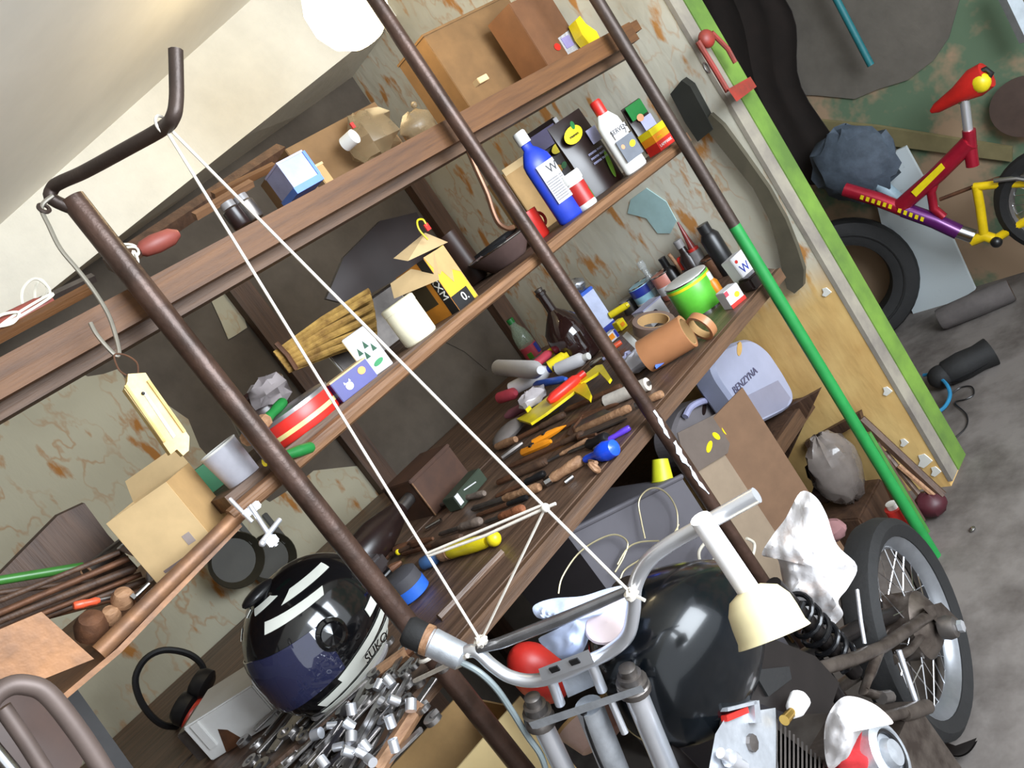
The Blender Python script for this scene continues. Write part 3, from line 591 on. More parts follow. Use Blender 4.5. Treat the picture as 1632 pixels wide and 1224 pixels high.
t = T('plastic_bag', 'clear crumpled plastic bag below the glowing bulb', 'bag', loc=on((575, 235), 1.42, zt2-.005)); P('film', crumple(on((580, 205), 1.44, zt2+.05), .068, 9, (1, .8, .78), amp=.24), M('hazy_film', (138, 118, 88), .3, alpha=.6), t)
rc = aty((565, 217), 1.36); P('roll', MB().lathe([(.006, 0), (.0155, 0), (.0155, .03), (.006, .03)], rc, (-.4, 1, 0), 20), m_wht, t, 'white roll with a dark hole'); P('red_tag', MB().box(aty((562, 200), 1.365), (.008, .004, .012)), m_red, t)
t = T('plastic_bag', 'small pale plastic bag further along from the bulb', 'bag', loc=on((650, 200), 1.5, zt2-.008)); P('film', crumple(on((652, 180), 1.5, zt2+.034), .044, 4, (1.2, .8, .8), amp=.16), MATS['hazy_film'], t); P('knot', MB().ball(on((655, 160), 1.5, zt2+.08), .008), MATS['hazy_film'], t)
t = T('wood_block', 'small cream block on the front edge of the upper shelf', 'block', Z(aty((768, 131), 1.295), 0)); P('block', MB().box((0, 0, .004), (.034, .02, .013), bev=.001), m_card2, t, world=False)
t = carton('carton', 'long brown cardboard box at the back of the upper shelf', (778, 133), 1.62, -3, .34, .15, .25, pm('dim_cardboard', (118, 88, 54), .85), zt2-.02); P('lid', MB().box((0, 0, .251), (.345, .155, .006)), MATS['dim_cardboard'], t, world=False)
t = carton('carton', 'brown carton with a red spot behind the yellow packet', (872, 88), 1.45, 0, .16, .1, .2, pm('brown_print', (110, 72, 44), .6), zt2-.03); oval(t, 'red_spot', -.01, .05, .012, .01, -.052, m_red)
t = T('packet', 'bright yellow crinkled packet at the end of the upper shelf', 'packet', Z(on((944, 60), 1.36, 1.722), 0)); P('pouch', MB().prism([V((-.022, 0, 0)), V((.026, 0, .004)), V((.03, 0, .03)), V((.008, 0, .06)), V((.004, 0, .085)), V((-.022, 0, .08)), V((-.03, 0, .04))], (0, .03, 0)), m_yel, t, world=False)
t = T('packet', 'white and lilac packet beside the yellow packet', 'packet', Z(on((908, 62), 1.4, 1.726), 0)); P('pouch', MB().prism([V((-.04, 0, .01)), V((.012, 0, 0)), V((.016, 0, .07)), V((-.04, 0, .065))], (0, .03, 0)), m_paper, t, world=False); P('lilac_print', MB().box((-.015, -.001, .045), (.035, .002, .03)), pm('lilac', (150, 140, 190)), t, world=False)
t = carton('carton', 'dark box at the far end of the upper shelf by the wallpapered wall', (1000, 28), 1.5, 0, .1, .22, .14, m_dark, 1.72); P('lid', MB().box((0, 0, .141), (.104, .224, .006)), m_dark, t, world=False)
t = carton('carton', 'ochre box behind the green-bottomed pole on the upper shelf', (962, 40), 1.62, 0, .1, .12, .14, pm('ochre_print', (160, 112, 40), .6), 1.722); P('lid', MB().box((0, 0, .141), (.104, .124, .006)), m_card, t, world=False)
# ================================================================ ITEMS ON THE WORKBENCH
def b(p, dz=.012):
    v = atz(p, ZB+dz)
    if v.x > 2.05:            # keep clear of the yellow wall
        v = atx(p, 2.05); v.z = ZB+dz
    return v
# ---- wooden boxes near the ropes
t = T('wooden_box', 'dark brown wooden box standing on the bench behind the crossing ropes', 'box', Z(b((722, 790), 0), 5))
w, d, h = .17, .14, .11
P('front_panel', MB().box((0, 0, h/2), (w, .012, h), bev=.002), M('dark_box_wood', (86, 56, 40), .6, scale=10, c2=(64, 42, 32)), t, world=False)
P('lid', MB().box((0, d/2, h+.005), (w+.006, d+.01, .01), bev=.002), MATS['dark_box_wood'], t, world=False)
for s_ in (-1, 1): P('side_panel', MB().box((s_*(w/2-.006), d/2+.006, h/2), (.012, d, h)), MATS['dark_box_wood'], t, world=False)
P('back_panel', MB().box((0, d, h/2), (w, .012, h)), MATS['dark_box_wood'], t, world=False); P('edge_strip', MB().box((-w/2-.001, -.007, h/2), (.004, .004, h)), m_edge, t, world=False)
t = T('wood_block', 'small tan wooden block on the bench beside the dark wooden box', 'block', Z(b((682, 800), 0), 8)); P('block', MB().box((0, .01, .022), (.1, .05, .044), bev=.002), m_shelf, t, world=False)
t = T('carton', 'flat dark green box with a pale corner lying before the wooden box', 'box', Z(b((748, 790), 0), 10)); P('body', MB().box((0, 0, .02), (.13, .05, .04), bev=.002), pm('dark_green_print', (52, 62, 48), .6), t, world=False)
P('pale_corner', MB().box((-.055, -.026, .024), (.016, .002, .03)), m_paper, t, world=False); P('pale_line', MB().box((.0, -.026, .026), (.05, .002, .003), Mx.Rotation(.2, 3, 'Y')), m_paper, t, world=False)
# ---- hand tools lying on the bench
wd2 = wood('red_brown_handle', (116, 66, 40), (150, 92, 60), 9); wd3 = wood('grey_worn_handle', (96, 84, 76), (128, 112, 100), 9)
TL = [
 ('chisel', 'wooden-handled chisel lying before the flat dark green box', (860, 776), (752, 812), .52, .0115, m_bwood, .008, m_steel),
 ('chisel', 'orange-brown handled chisel under the rope knot', (834, 810), (772, 833), .6, .0105, wd2, .005, m_steel),
 ('chisel', 'wooden chisel handle with silver ferrule below the blue bulb tool', (928, 732), (868, 770), .85, .0135, m_bwood, .011, m_silver),
 ('file', 'grey file lying parallel behind the wooden-handled chisel', (772, 786), (690, 808), .4, .009, wd3, .006, m_steel),
 ('file', 'worn grey handled file between the two chisels under the ropes', (766, 830), (700, 852), .5, .011, wd3, .006, m_steel),
 ('file', 'dark file lying close to the silver strip', (735, 856), (640, 884), .45, .010, m_dkwood, .006, m_rustm),
 ('screwdriver', 'black-handled screwdriver in the middle of the bench tools', (968, 697), (905, 722), .5, .0145, m_blk, .005, m_steel),
 ('screwdriver', 'shiny purple-handled screwdriver near the bench edge', (1004, 681), (945, 716), .62, .0075, pm('purple_plastic', (92, 60, 190), .25), .004, m_steel),
 ('file', 'thin file with a pale wooden handle behind the black screwdriver', (938, 700), (872, 736), .7, .006, m_bwood, .004, m_steel),
 ('chisel', 'short wooden handle near the bench edge beyond the thin pole', (1056, 627), (1012, 647), .8, .010, m_bwood, .008, m_steel),
 ('file', 'long dark file below the yellow scraper', (900, 660), (800, 712), .4, .010, m_dkwood, .007, m_rustm),
 ('file', 'long rusty file beneath the orange cutters', (930, 690), (810, 745), .3, .009, m_dkwood, .007, m_rustm),
 ('file', 'dark wooden-handled file next to the green box corner', (870, 735), (792, 770), .7, .011, m_dkwood, .008, m_rustm),
 ('file', 'dark file lying against the lower chisel handle', (868, 754), (790, 792), .4, .009, m_blk, .006, m_rustm),
 ('file', 'dark iron file at the near edge of the bench tools', (840, 792), (760, 822), .4, .007, m_blk, .006, m_rustm),
 ('file', 'rusty bar lying behind the wooden saw handle', (990, 615), (900, 655), .3, .009, m_rustm, .008, m_rustm),
 ('file', 'rusty bar lying between the saw and the yellow scraper', (985, 640), (880, 690), .3, .008, m_rustm, .007, m_rustm),
]
for nm, lb_, a_, b_, hl, rh, mh, rs, ms in TL:
    tool(nm, lb_, 'hand tool', b(a_, rh), b(b_, rs+.002), hl, rh, mh, rs, ms)
t = T('saw', 'wooden-handled saw with grey blade lying behind the purple screwdriver', 'saw', loc=b((960, 668)))
P('handle', MB().rod(b((1004, 650), .014), b((918, 688), .014), [(0, .008), (.04, .0105), (.96, .0095), (1, .006)], 10), m_bwood, t)
P('blade', MB().prism([b(p, .005) for p in [(1000, 668), (925, 700), (905, 694), (914, 676), (960, 652)]], (0, 0, .004)), m_steel, t); P('back_bar', MB().tube([b(p, .012) for p in [(970, 645), (930, 662), (914, 682), (922, 700), (950, 692)]], .004, 6), m_rustm, t)
t = T('paint_roller', 'cream grey roller sleeve lying behind the thin pole', 'roller', loc=b((1000, 628)))
P('sleeve', MB().cyl(b((966, 640), .018), b((1032, 612), .018), .017, seg=18), M('dusty_cream', (190, 180, 168), .9, scale=40), t); P('core', MB().cyl(b((960, 643), .018), b((1036, 610), .018), .006), m_steel, t)
t = T('screwdriver', 'bright blue bulb-handled awl lying on the bench edge', 'hand tool', loc=b((960, 725)))
P('handle', MB().rod(b((982, 712), .022), b((932, 733), .014), [(0, .006), (.06, .018), (.3, .0225), (.5, .019), (.62, .0105), (.9, .0095), (1, .007)], 18), pm('bright_blue', (34, 84, 240), .2), t); P('shaft', MB().cyl(b((932, 733), .012), b((900, 748), .006), .004), m_steel, t)
t = T('wooden_ring', 'small brown wooden ring knob beside the blue awl', 'ring', loc=b((947, 745))); P('ring', MB().torus(b((947, 745), .016), (.5, -.6, .3), .012, .005, 18, 8), m_bwood, t); P('stem', MB().cyl(b((950, 738), .014), b((940, 735), .012), .005), m_bwood, t)
m_or = pm('orange_plastic2', (240, 146, 30), .35)
for lb_, a_, b_, r in (('short blunt orange cutter handle nearest the bench edge', (832, 722), (878, 703), .011), ('pointed orange cutter behind the blunt orange one', (850, 706), (902, 678), .0105)):
    t = T('cutter', lb_, 'cutter', loc=b(a_)); A, B = b(a_, .016), b(b_, .016)
    P('body', MB().rod(A, B, [(0, r*.8), (.05, r), (.8, r*.95), (.9, r*.8), (1, r*.5)] if r > .0107 else [(0, r*.9), (.5, r), (.75, r*.75), (1, r*.15)], 8), m_or, t); P('slider', MB().box(A.lerp(B, .4)+V((0, 0, r)), (.016, .008, .004)), m_blk, t)
for a_, b_, lb_ in (((680, 842), (703, 829), 'shiny silver strip lying by the first rope'), ((900, 769), (913, 759), 'tiny shiny silver scrap beside the chisel handle'), ((875, 665), (893, 655), 'silver metal cap lying below the yellow scraper')):
    S('metal_strip', lb_, 'metal strip', MB().cyl(b(a_, .008), b(b_, .008), .006), m_silver)
t = T('trowel', 'grey rounded trowel pad lying under the yellow scraper', 'trowel', loc=b((810, 685))); P('pad', MB().ball(b((810, 688), .02), (.075, .05, .02), 18, 8, Mx.Rotation(.3, 3, 'Z')), pm('dusty_grey', (112, 104, 100), .7), t); P('handle', MB().rod(b((792, 712), .016), b((822, 700), .02), [(0, .01), (.5, .013), (1, .009)]), m_bwood, t)
S('metal_bar', 'short pale grey steel bar in front of the trowel pad', 'metal bar', MB().rod(b((800, 730), .012), b((833, 706), .012), [(0, .008), (.6, .010), (1, .006)], 8), m_steel)
# yellow scraper
t = T('scraper', 'bright yellow plastic scraper with two prongs', 'scraper', loc=b((900, 640)))
P('blade', MB().prism([b(p, .028) for p in [(826, 671), (848, 678), (872, 662), (918, 627), (902, 616), (874, 636), (844, 660)]], (0, 0, .008)), m_yel, t)
P('prong', MB().prism([b(p, .028) for p in [(902, 616), (918, 627), (930, 634), (942, 642), (944, 632), (936, 614), (924, 610)]], (0, 0, .008)), m_yel, t)
P('prong', MB().prism([b(p, .03) for p in [(912, 618), (928, 614), (957, 596), (972, 612), (976, 606), (962, 584), (952, 586)]], (0, 0, .008)), m_yel, t)
# ---- tubes and cartridges
def tubeitem(label, a, c, r, mat, capmat=None, flat=1.0, dz=.02, group=None, caplen=.14, bands=()):
    A, B = b(a, dz), b(c, dz); t = T('tube', label, 'tube', loc=A)
    P('body', MB().lathe([(r*.55 if flat < 1 else r, 0), (r, .02), (r, (B-A).length*.86), (r*.45, (B-A).length)], A, B-A, 18, ell=(1, flat), ref=(0, 0, 1) if flat == 1 else (B-A).cross(V((0, 0, 1)))), mat, t)
    if capmat: P('cap', MB().cyl(B.lerp(A, .06), B+(B-A)*caplen, r*.55), capmat, t)
    for f0, f1, m in bands: P('band', MB().lathe([(r*.97, 0), (r*.97, (B-A).length*(f1-f0))], A.lerp(B, f0), B-A, 18, ell=(1, flat), ref=(0, 0, 1) if flat == 1 else (B-A).cross(V((0, 0, 1)))), m, t)
    return t
m_navy = pm('navy_blue', (40, 56, 150), .4); m_pinkred = pm('pinkish_red', (178, 62, 76), .45); m_brightred = pm('bright_red', (226, 52, 42), .35); m_skyb = pm('mid_blue', (52, 96, 196), .35)
t = tubeitem('white cartridge tube with a blue round end disc', (796, 586), (862, 590), .03, m_paper, None, dz=.095, bands=((.35, .5, m_lav), (.62, .7, m_lav)))
A, B = b((796, 586), .095), b((862, 590), .095); P('end_disc', MB().lathe([(0, -.002), (.024, -.002), (.024, .004)], A, B-A, 22), m_navy, t); P('end_rim', MB().torus(A, B-A, .0265, .004, 24, 6), m_wht, t)
tubeitem('pinkish red squeezed tube with a yellow cap', (836, 596), (878, 560), .022, m_pinkred, m_yel, .7, .085)
tubeitem('yellow tube with a rounded end beside the red squeezed tube', (876, 585), (903, 567), .021, m_yel, m_yel, dz=.06, caplen=.1)
t = tubeitem('white and blue printed tube lying under the blue disc tube', (816, 620), (876, 588), .024, m_paper, m_navy, dz=.055, bands=((.05, .25, m_skyb), (.5, .62, m_lav)))
tubeitem('white tube with blue belly near the thin pole', (890, 588), (932, 570), .021, m_paper, m_wht, dz=.05, bands=((.05, .45, m_skyb),))
tubeitem('plain mid-blue tube lying in the heap of tubes', (852, 613), (902, 604), .014, m_skyb, None, .8, .05)
t = tubeitem('bright red tube with a screw cap above the yellow scraper', (874, 640), (924, 600), .02, m_brightred, m_red, .8, .048)
tubeitem('dull pink tube end at the back of the heap', (797, 634), (822, 626), .02, m_pinkred, None, dz=.05)
tubeitem('brownish pink tube lying lowest in the heap', (806, 664), (850, 640), .018, pm('dull_pink', (120, 70, 80), .5), None, .8, .03)
t = T('plastic_bag', 'crumpled clear bag with a yellow print among the tubes', 'bag', loc=b((850, 635))); P('film', crumple(b((848, 634), .055), .042, 12, (1.3, .8, .6), amp=.2), M('grey_film2', (196, 188, 190), .2, alpha=.8), t); P('yellow_print', MB().box(b((842, 652), .05), (.02, .004, .012)), m_yel, t)
t = T('tube', 'small silver glue tube beside the thin pole', 'tube', loc=b((945, 580))); P('body', MB().rod(b((942, 582), .03), b((962, 572), .03), [(0, .009), (.7, .012), (1, .008)]), m_silver, t); P('cap', MB().cyl(b((962, 572), .03), b((968, 569), .03), .005), m_lav, t)
# ---- bottles at the back
def bottle(name, label, px, z, prof, mat, y=None, rz=0, cap=None, capm=None, tilt=0):
    t = T(name, label, 'bottle', Z(b(px, 0), rz, tilt)); P('body', MB().lathe(prof, seg=24), mat, t, world=False)
    if cap: P('cap', MB().lathe(cap, seg=16), capm, t, world=False)
    return t
m_pet = M('greenish_clear_plastic', (150, 170, 150), .12, alpha=.55, trans=.3); m_brg = M('dark_brown_glass', (36, 20, 18), .08, coat=.5)
t = bottle('bottle', 'clear plastic drink bottle with a green cap and torn red and blue label', (862, 582), 0, [(.03, 0), (.034, .01), (.034, .12), (.03, .15), (.014, .185), (.012, .2)], m_pet, cap=[(.0145, .195), (.0145, .215), (0, .216)], capm=m_grn)
lb = P('label', MB().lathe([(.0346, .045), (.0346, .095)], seg=24), m_pinkred, t, world=False); P('blue_print', MB().lathe([(.035, .05), (.035, .09)], (0, 0, 0), (0, 0, 1), 8, -1.6, -.6, ref=(1, 0, 0)), m_navy, t, world=False); P('green_print', MB().lathe([(.035, .045), (.035, .07)], (0, 0, 0), (0, 0, 1), 6, -2.9, -2.3, ref=(1, 0, 0)), pm('leaf_green', (70, 130, 40)), t, world=False)
t = bottle('bottle', 'big dark brown glass bottle with a slim pale-lit neck', (932, 572), 0, [(.06, 0), (.074, .01), (.076, .1), (.068, .14), (.04, .175), (.017, .2), (.0155, .26), (.019, .262), (.019, .272), (.015, .275)], m_brg)
P('stopper', MB().lathe([(.013, .27), (.015, .285), (0, .288)], seg=14), m_steel, t, world=False)
# white and blue tin
t = T('tin', 'tall white and blue rectangular tin with crumpled foil on top', 'tin', Z(b((968, 528), 0), -16))
P('body', MB().box((0, 0, .09), (.07, .05, .14), bev=.003), pm('pale_blue_white', (190, 198, 226), .3), t, world=False); P('base_band', MB().box((0, 0, .012), (.071, .051, .03), bev=.003), m_navy, t, world=False); P('top_band', MB().box((0, 0, .164), (.071, .051, .012), bev=.003), m_skyb, t, world=False)
P('foil_top', crumple((-.002, 0, .196), .036, 21, (1, .7, .8), amp=.22), M('crumpled_foil', (176, 178, 184), .25, .9), t, world=False)
for k in range(6): P('seam_glint', MB().box((-.0335, -.0255, .04+.021*k), (.005, .002, .012)), m_silver, t, world=False)
# yellow capped cylinders and small boxes
t = T('tube', 'small bright yellow cylinder beside the blue-based tin', 'tube', loc=b((985, 498))); P('body', MB().cyl(b((972, 503), .045), b((998, 487), .045), .0125), m_yel, t); P('cap', MB().cyl(b((997, 488), .045), b((1001, 485), .045), .0105), m_yel, t)
t = carton('carton', 'little yellow box among the tape rolls', (992, 522), 1, 0, .034, .03, .034, m_yel, ZB); t.matrix_world = Z(b((992, 524), 0), -10); P('print', MB().box((0, -.016, .016), (.016, .001, .014)), m_org, t, world=False)
t = carton('carton', 'white and orange matchbox-like box below the little yellow box', (975, 540), 1, 0, .05, .034, .03, m_paper, ZB); t.matrix_world = Z(b((976, 543), 0), -15); P('print', MB().box((-.004, -.018, .016), (.022, .001, .018)), m_org, t, world=False); P('band', MB().box((.018, -.018, .016), (.01, .001, .028)), m_navy, t, world=False)
S('screwdriver', 'orange-red handle lying below the matchbox-like box', 'hand tool', MB().rod(b((968, 560), .014), b((990, 545), .014), [(0, .008), (.3, .011), (1, .008)]), pm('orange_red', (208, 82, 50)))
def can(label, px, r, h, mat, lid=None, bands=(), name='can', cat='can', z=0, rz=0):
    t = T(name, label, cat, Z(b(px, z), rz)); P('body', MB().lathe([(r*.97, 0), (r, .003), (r, h-.003), (r*.97, h)], seg=26), mat, t, world=False)
    P('rim', MB().torus((0, 0, h), (0, 0, 1), r*.97, .0025, 26, 6), m_silver, t, world=False)
    for z0, z1, m in bands: P('band', MB().lathe([(r*1.012, z0), (r*1.012, z1)], seg=26), m, t, world=False)
    if lid: P('lid', MB().lathe([(r*.97, h-.012), (r*.97, h+.004), (r*.85, h+.006), (0, h+.003)], seg=26), lid, t, world=False)
    return t
can('small dull grey can behind the yellow cylinder', (1000, 482), .03, .05, m_steel, m_grey)
can('blue and white can standing behind the white box with a dark spot', (1035, 478), .045, .085, pm('pale_cyan_print', (150, 196, 214), .35), None, ((.05, .08, m_navy), (.02, .026, m_wht)))
t = bottle('bottle', 'small clear glass bottle with a stopper, behind the blue and white can', (1040, 450), 0, [(.018, 0), (.021, .004), (.021, .08), (.01, .1), (.009, .13)], M('clear_glass', (200, 205, 205), .05, alpha=.5, trans=.4), cap=[(.012, .128), (.014, .14), (.012, .155), (0, .158)], capm=M('clear_glass', (200, 205, 205)))
can('small dark red-topped pot behind the glass bottle', (1018, 456), .022, .05, m_dark, m_pinkred, name='pot', cat='pot')
t = carton('carton', 'white box with one dark round spot, before the blue and white can', (1040, 505), 1, 0, .085, .06, .06, m_paper, ZB); t.matrix_world = Z(b((1046, 512), 0), -12); oval(t, 'dark_spot', -.006, .032, .01, .01, -.0325, pm('dark_violet', (60, 40, 60))); P('lid', MB().box((0, 0, .061), (.087, .062, .004)), m_lav, t, world=False)
t = can('large green paint can with a yellow rim and white lid', (1122, 492), .068, .105, pm('paint_can_green', (96, 190, 60), .35), m_wht, ((.09, .098, m_yel), (0, .006, m_silver)))
P('pale_print', MB().lathe([(.0692, .01), (.0692, .06)], (0, 0, 0), (0, 0, 1), 10, -1.55, -.55, ref=(1, 0, 0)), m_lav, t, world=False); P('teal_print', MB().lathe([(.0694, .045), (.0694, .085)], (0, 0, 0), (0, 0, 1), 8, -1.1, -.4, ref=(1, 0, 0)), pm('teal_print', (50, 120, 110)), t, world=False)
can('low open can with red and white print beside the white spotted box', (1075, 470), .04, .09, pm('red_white_print', (190, 120, 104), .4), None, ((.02, .05, m_paper),))
bottle('bottle', 'black bottle with a tall cap behind the open can', (1080, 452), 0, [(.022, 0), (.024, .004), (.024, .085), (.012, .1)], m_blk, cap=[(.013, .098), (.013, .135), (0, .136)], capm=m_blk)
bottle('bottle', 'dark bottle with a grey neck behind the black bottle', (1105, 425), 0, [(.026, 0), (.028, .004), (.028, .1), (.014, .12), (.012, .14)], m_dark, cap=[(.015, .138), (.015, .165), (0, .166)], capm=m_grey)
t = T('sealant_tube', 'upright sealant tube with a pointed red nozzle', 'tube', Z(b((1128, 440), 0), 0, 0, 4)); P('body', MB().lathe([(.022, 0), (.022, .11)], seg=18), m_grey, t, world=False); P('nozzle', MB().lathe([(.016, .11), (.012, .125), (.008, .16), (.003, .215)], seg=12), pm('dark_red_nozzle', (120, 44, 40)), t, world=False); P('collar', MB().lathe([(.019, .105), (.019, .12)], seg=14), m_red, t, world=False)
S('stick', 'pale wooden stick standing among the cans', 'stick', MB().cyl(b((1100, 447), .0), b((1100, 447), .0)+V((-.02, 0, .14)), .006), m_bwood)
bottle('bottle', 'small bottle with a glossy red cap in front of the black bottles', (1106, 450), 0, [(.016, 0), (.017, .004), (.017, .07)], m_steel, cap=[(.015, .07), (.013, .1), (.006, .112)], capm=m_brightred)
bottle('bottle', 'tall black aerosol with a shiny shoulder at the back by the wall', (1160, 425), 0, [(.03, 0), (.031, .004), (.031, .13), (.022, .145)], m_blk, cap=[(.02, .144), (.02, .175), (0, .176)], capm=m_blk)
can('brown rusty tin behind the big green can', (1148, 436), .034, .07, m_rustm, m_rustm)
t = carton('carton', 'white box with large blue letter, leaning by the green pole', (1180, 428), 1, 0, .06, .04, .08, m_paper, ZB); t.matrix_world = Z(b((1192, 446), .02), -8, -6); txt('lettering', 'W', .036, m_navy, t, face_m(-.002, -.0208, .036)); oval(t, 'red_print', -.016, .064, .006, .005, -.0205, m_red); P('blue_band', MB().box((.0, -.0205, .007), (.06, .001, .012)), m_navy, t, world=False)
S('brush', 'dark brush block under the white lettered box', 'brush', MB().box(b((1200, 446), .02), (.07, .05, .04), Mx.Rotation(-.2, 3, 'Z'), bev=.006), m_dark)
t = carton('carton', 'small white box with red edges at the bench corner', (1165, 478), 1, 0, .052, .04, .052, m_paper, ZB); t.matrix_world = Z(b((1172, 485), 0), -20); P('base_band', MB().box((0, -.0205, .006), (.053, .001, .011)), m_red, t, world=False); P('top_band', MB().box((-.02, -.0205, .044), (.012, .001, .014)), m_pinkred, t, world=False); oval(t, 'yellow_print', .008, .026, .009, .008, -.0205, m_yel)
bottle('bottle', 'orange bottle with a white cap between the green can and the red-edged box', (1152, 478), 0, [(.016, 0), (.017, .004), (.017, .06), (.01, .072)], m_org, cap=[(.011, .07), (.011, .094), (0, .095)], capm=m_wht)
# ---- tape rolls and crumpled bag
def roll(label, c, ax, ro, ri, w, mat, mat2=None):
    ax = V(ax).normalized(); c = V(c); t = T('tape_roll', label, 'tape', loc=c-V((0, 0, ro)))
    P('tape', MB().lathe([(ri, -w/2), (ro, -w/2), (ro, w/2), (ri, w/2), (ri, -w/2)], c, ax, 30), mat, t)
    P('core', MB().lathe([(ri*.94, -w/2), (ri, -w/2), (ri, w/2), (ri*.94, w/2), (ri*.94, -w/2)], c, ax, 30), mat2 or m_card, t)
m_tape = M('brown_tape', (172, 118, 80), .3, var=.08); m_tape2 = M('grey_brown_tape', (112, 92, 82), .45)
roll('wide brown packing tape roll lying on its side at the bench front', b((1062, 548), .05), (.45, -.89, .05), .046, .039, .13, m_tape)
roll('grey-brown tape roll tilted flat behind the wide brown roll', b((1042, 518), .075), (.1, -.55, 1), .058, .044, .03, m_tape2)
roll('white tape ring standing on edge beside the wide brown roll', b((1012, 548), .04), (.75, -.65, .2), .042, .034, .018, m_wht, m_paper)
t = T('plastic_bag', 'white and blue crumpled plastic bag lying under the tape rolls', 'bag', loc=b((1028, 578))); P('film', crumple(b((1020, 572), .022), .07, 31, (1.0, .7, .36), 16, 9, .16), M('white_film', (206, 204, 212), .25, var=.06), t); P('blue_print', crumple(b((1060, 566), .024), .04, 32, (1.2, .6, .4)), m_skyb, t); P('blue_print', crumple(b((1002, 570), .03), .022, 33), m_lav, t)
roll('thin brown tape roll at the far edge of the crumpled bag', b((1118, 520), .04), (1, -.3, .2), .04, .033, .02, m_tape)
# ---- yellow grips and blue cap near the handlebar
t = T('grip', 'bright yellow ribbed handle grip on the bench below the white rope', 'grip', loc=b((755, 868)))
A, B = b((716, 880), .018), b((796, 856), .018); P('sleeve', MB().rod(A, B, [(0, .013), (.04, .0165), (.2, .0155), (.35, .017), (.55, .0165), (.72, .0145), (.76, .012)], 16), m_yel, t); P('end_knob', MB().ball(A.lerp(B, .89), .017), m_yel, t); P('ferrule', MB().cyl(A.lerp(B, -.16), A, .0165), m_bwood, t)
t = T('jar', 'round grey-lidded jar with a bright blue base by the thick pole', 'jar', loc=b((660, 948), 0)); P('base', MB().lathe([(.036, 0), (.042, .004), (.042, .03)], seg=24), pm('blue_jar', (44, 96, 190), .35), t, world=False); P('lid', MB().lathe([(.041, .03), (.04, .055), (.03, .062), (0, .062)], seg=24), pm('dark_grey_rubber', (64, 62, 66), .7), t, world=False)
t = T('bottle', 'small dull blue bottle lying by the yellow grip', 'bottle', loc=b((684, 893))); P('body', MB().rod(b((672, 900), .016), b((698, 886), .016), [(0, .012), (.1, .016), (.8, .016), (1, .01)]), pm('dull_blue', (60, 92, 136), .4), t); P('cap', MB().cyl(b((697, 887), .016), b((706, 882), .016), .009), m_grey, t)
for k, (a_, b_, lb_, m) in enumerate([((590, 900), (660, 862), 'dark rusty pliers lying behind the dull blue bottle', m_rustm), ((600, 925), (640, 895), 'small dark hand tool beside the grey-lidded jar', m_blk), ((620, 880), (690, 858), 'dark hand tool with a yellow speck behind the pliers', m_dkwood)]):
    t = T('pliers', lb_, 'hand tool', loc=b(a_)); A, B = b(a_), b(b_); n = (B-A).normalized().cross(V((0, 0, 1)))
    P('handle', MB().tube([A+n*.02, A.lerp(B, .35)+n*.014, A.lerp(B, .62)], .006, 8), m, t); P('handle', MB().tube([A-n*.02, A.lerp(B, .35)-n*.014, A.lerp(B, .62)], .006, 8), m, t); P('jaws', MB().rod(A.lerp(B, .58), B, [(0, .012), (.3, .012), (1, .004)], 8), m_rustm, t)
    if k == 2: P('yellow_tip', MB().ball(A.lerp(B, .3)+n*.016, .008), m_yel, t)
# ---- long bars on the bench by the helmet
for a_, b_, r, lb_, m in (((520, 1130), (648, 1040), .012, 'long brown wooden bar lying between helmet and wrench heap', m_bwood), ((560, 1110), (690, 1010), .008, 'thin dark bar lying on the bench behind the thick pole', m_rustm), ((430, 1230), (560, 1120), .011, 'dark bar lying under the wrench heap', m_dkwood), ((600, 1230), (668, 1125), .013, 'thick wooden bar at the near bench edge', m_bwood), ((700, 985), (800, 880), .009, 'thin curved lath along the bench below the yellow grip', m_bench)):
    S('bar', lb_, 'bar', MB().tube([b(a_, r), b(b_, r)], r, 6), m)
# ---- wrench heap
def wrench(m, L, r0, kind):
    mb = MB(); mb.box((0, 0, 0), (L*.8, L*.05+.004, .0045), bev=.0015)
    def ring(x, ro, ri):
        mb.lathe([(ri, -.004), (ro, -.004), (ro, .004), (ri, .004), (ri, -.004)], (x, 0, 0), (0, 0, 1), 14)
    def jaw(x, s, ro):
        pts = []
        for k in range(13):
            a = .62+ (2*math.pi-1.24)*k/12; pts.append((x+s*ro*math.cos(a), ro*math.sin(a)))
        inn = [(x-s*ro*.1, -ro*.42), (x-s*ro*.3, 0), (x-s*ro*.1, ro*.42)]
        P_ = [V((p[0], p[1], -.004)) for p in pts+inn]; mb.prism(P_, (0, 0, .008))
    (ring if kind & 1 else lambda x, a, c: jaw(x, -1, a))(-L/2, r0, r0*.55); (ring if kind & 2 else lambda x, a, c: jaw(x, 1, a))(L/2, r0, r0*.55)
    return mb
m_ws = M('worn_chrome_steel', (160, 156, 154), .3, .95, scale=30, var=.35); rd = random.Random(5)
for k in range(46):
    px = (rd.uniform(470, 660), rd.uniform(1090, 1235)); px = (px[0]+ (px[1]-1160)*.25-10, px[1])
    if px[0]-640 > -.6*(px[1]-1090)+40: px = (px[0]-60, px[1])
    L = rd.uniform(.15, .27); c = b(px, .008+.004*(k % 5)); ang = math.radians(rd.gauss(8, 16))
    m = Mx.Translation(c) @ Mx.Rotation(ang, 4, 'Z') @ Mx.Rotation(rd.gauss(0, .05), 4, 'Y') @ Mx.Rotation(rd.gauss(0, .12), 4, 'X')
    S('wrench', 'steel wrench lying in the heap on the near end of the bench', 'wrench', wrench(m, L, rd.uniform(.011, .016), k % 4), m_ws, 'wrenches in the heap', local=m)
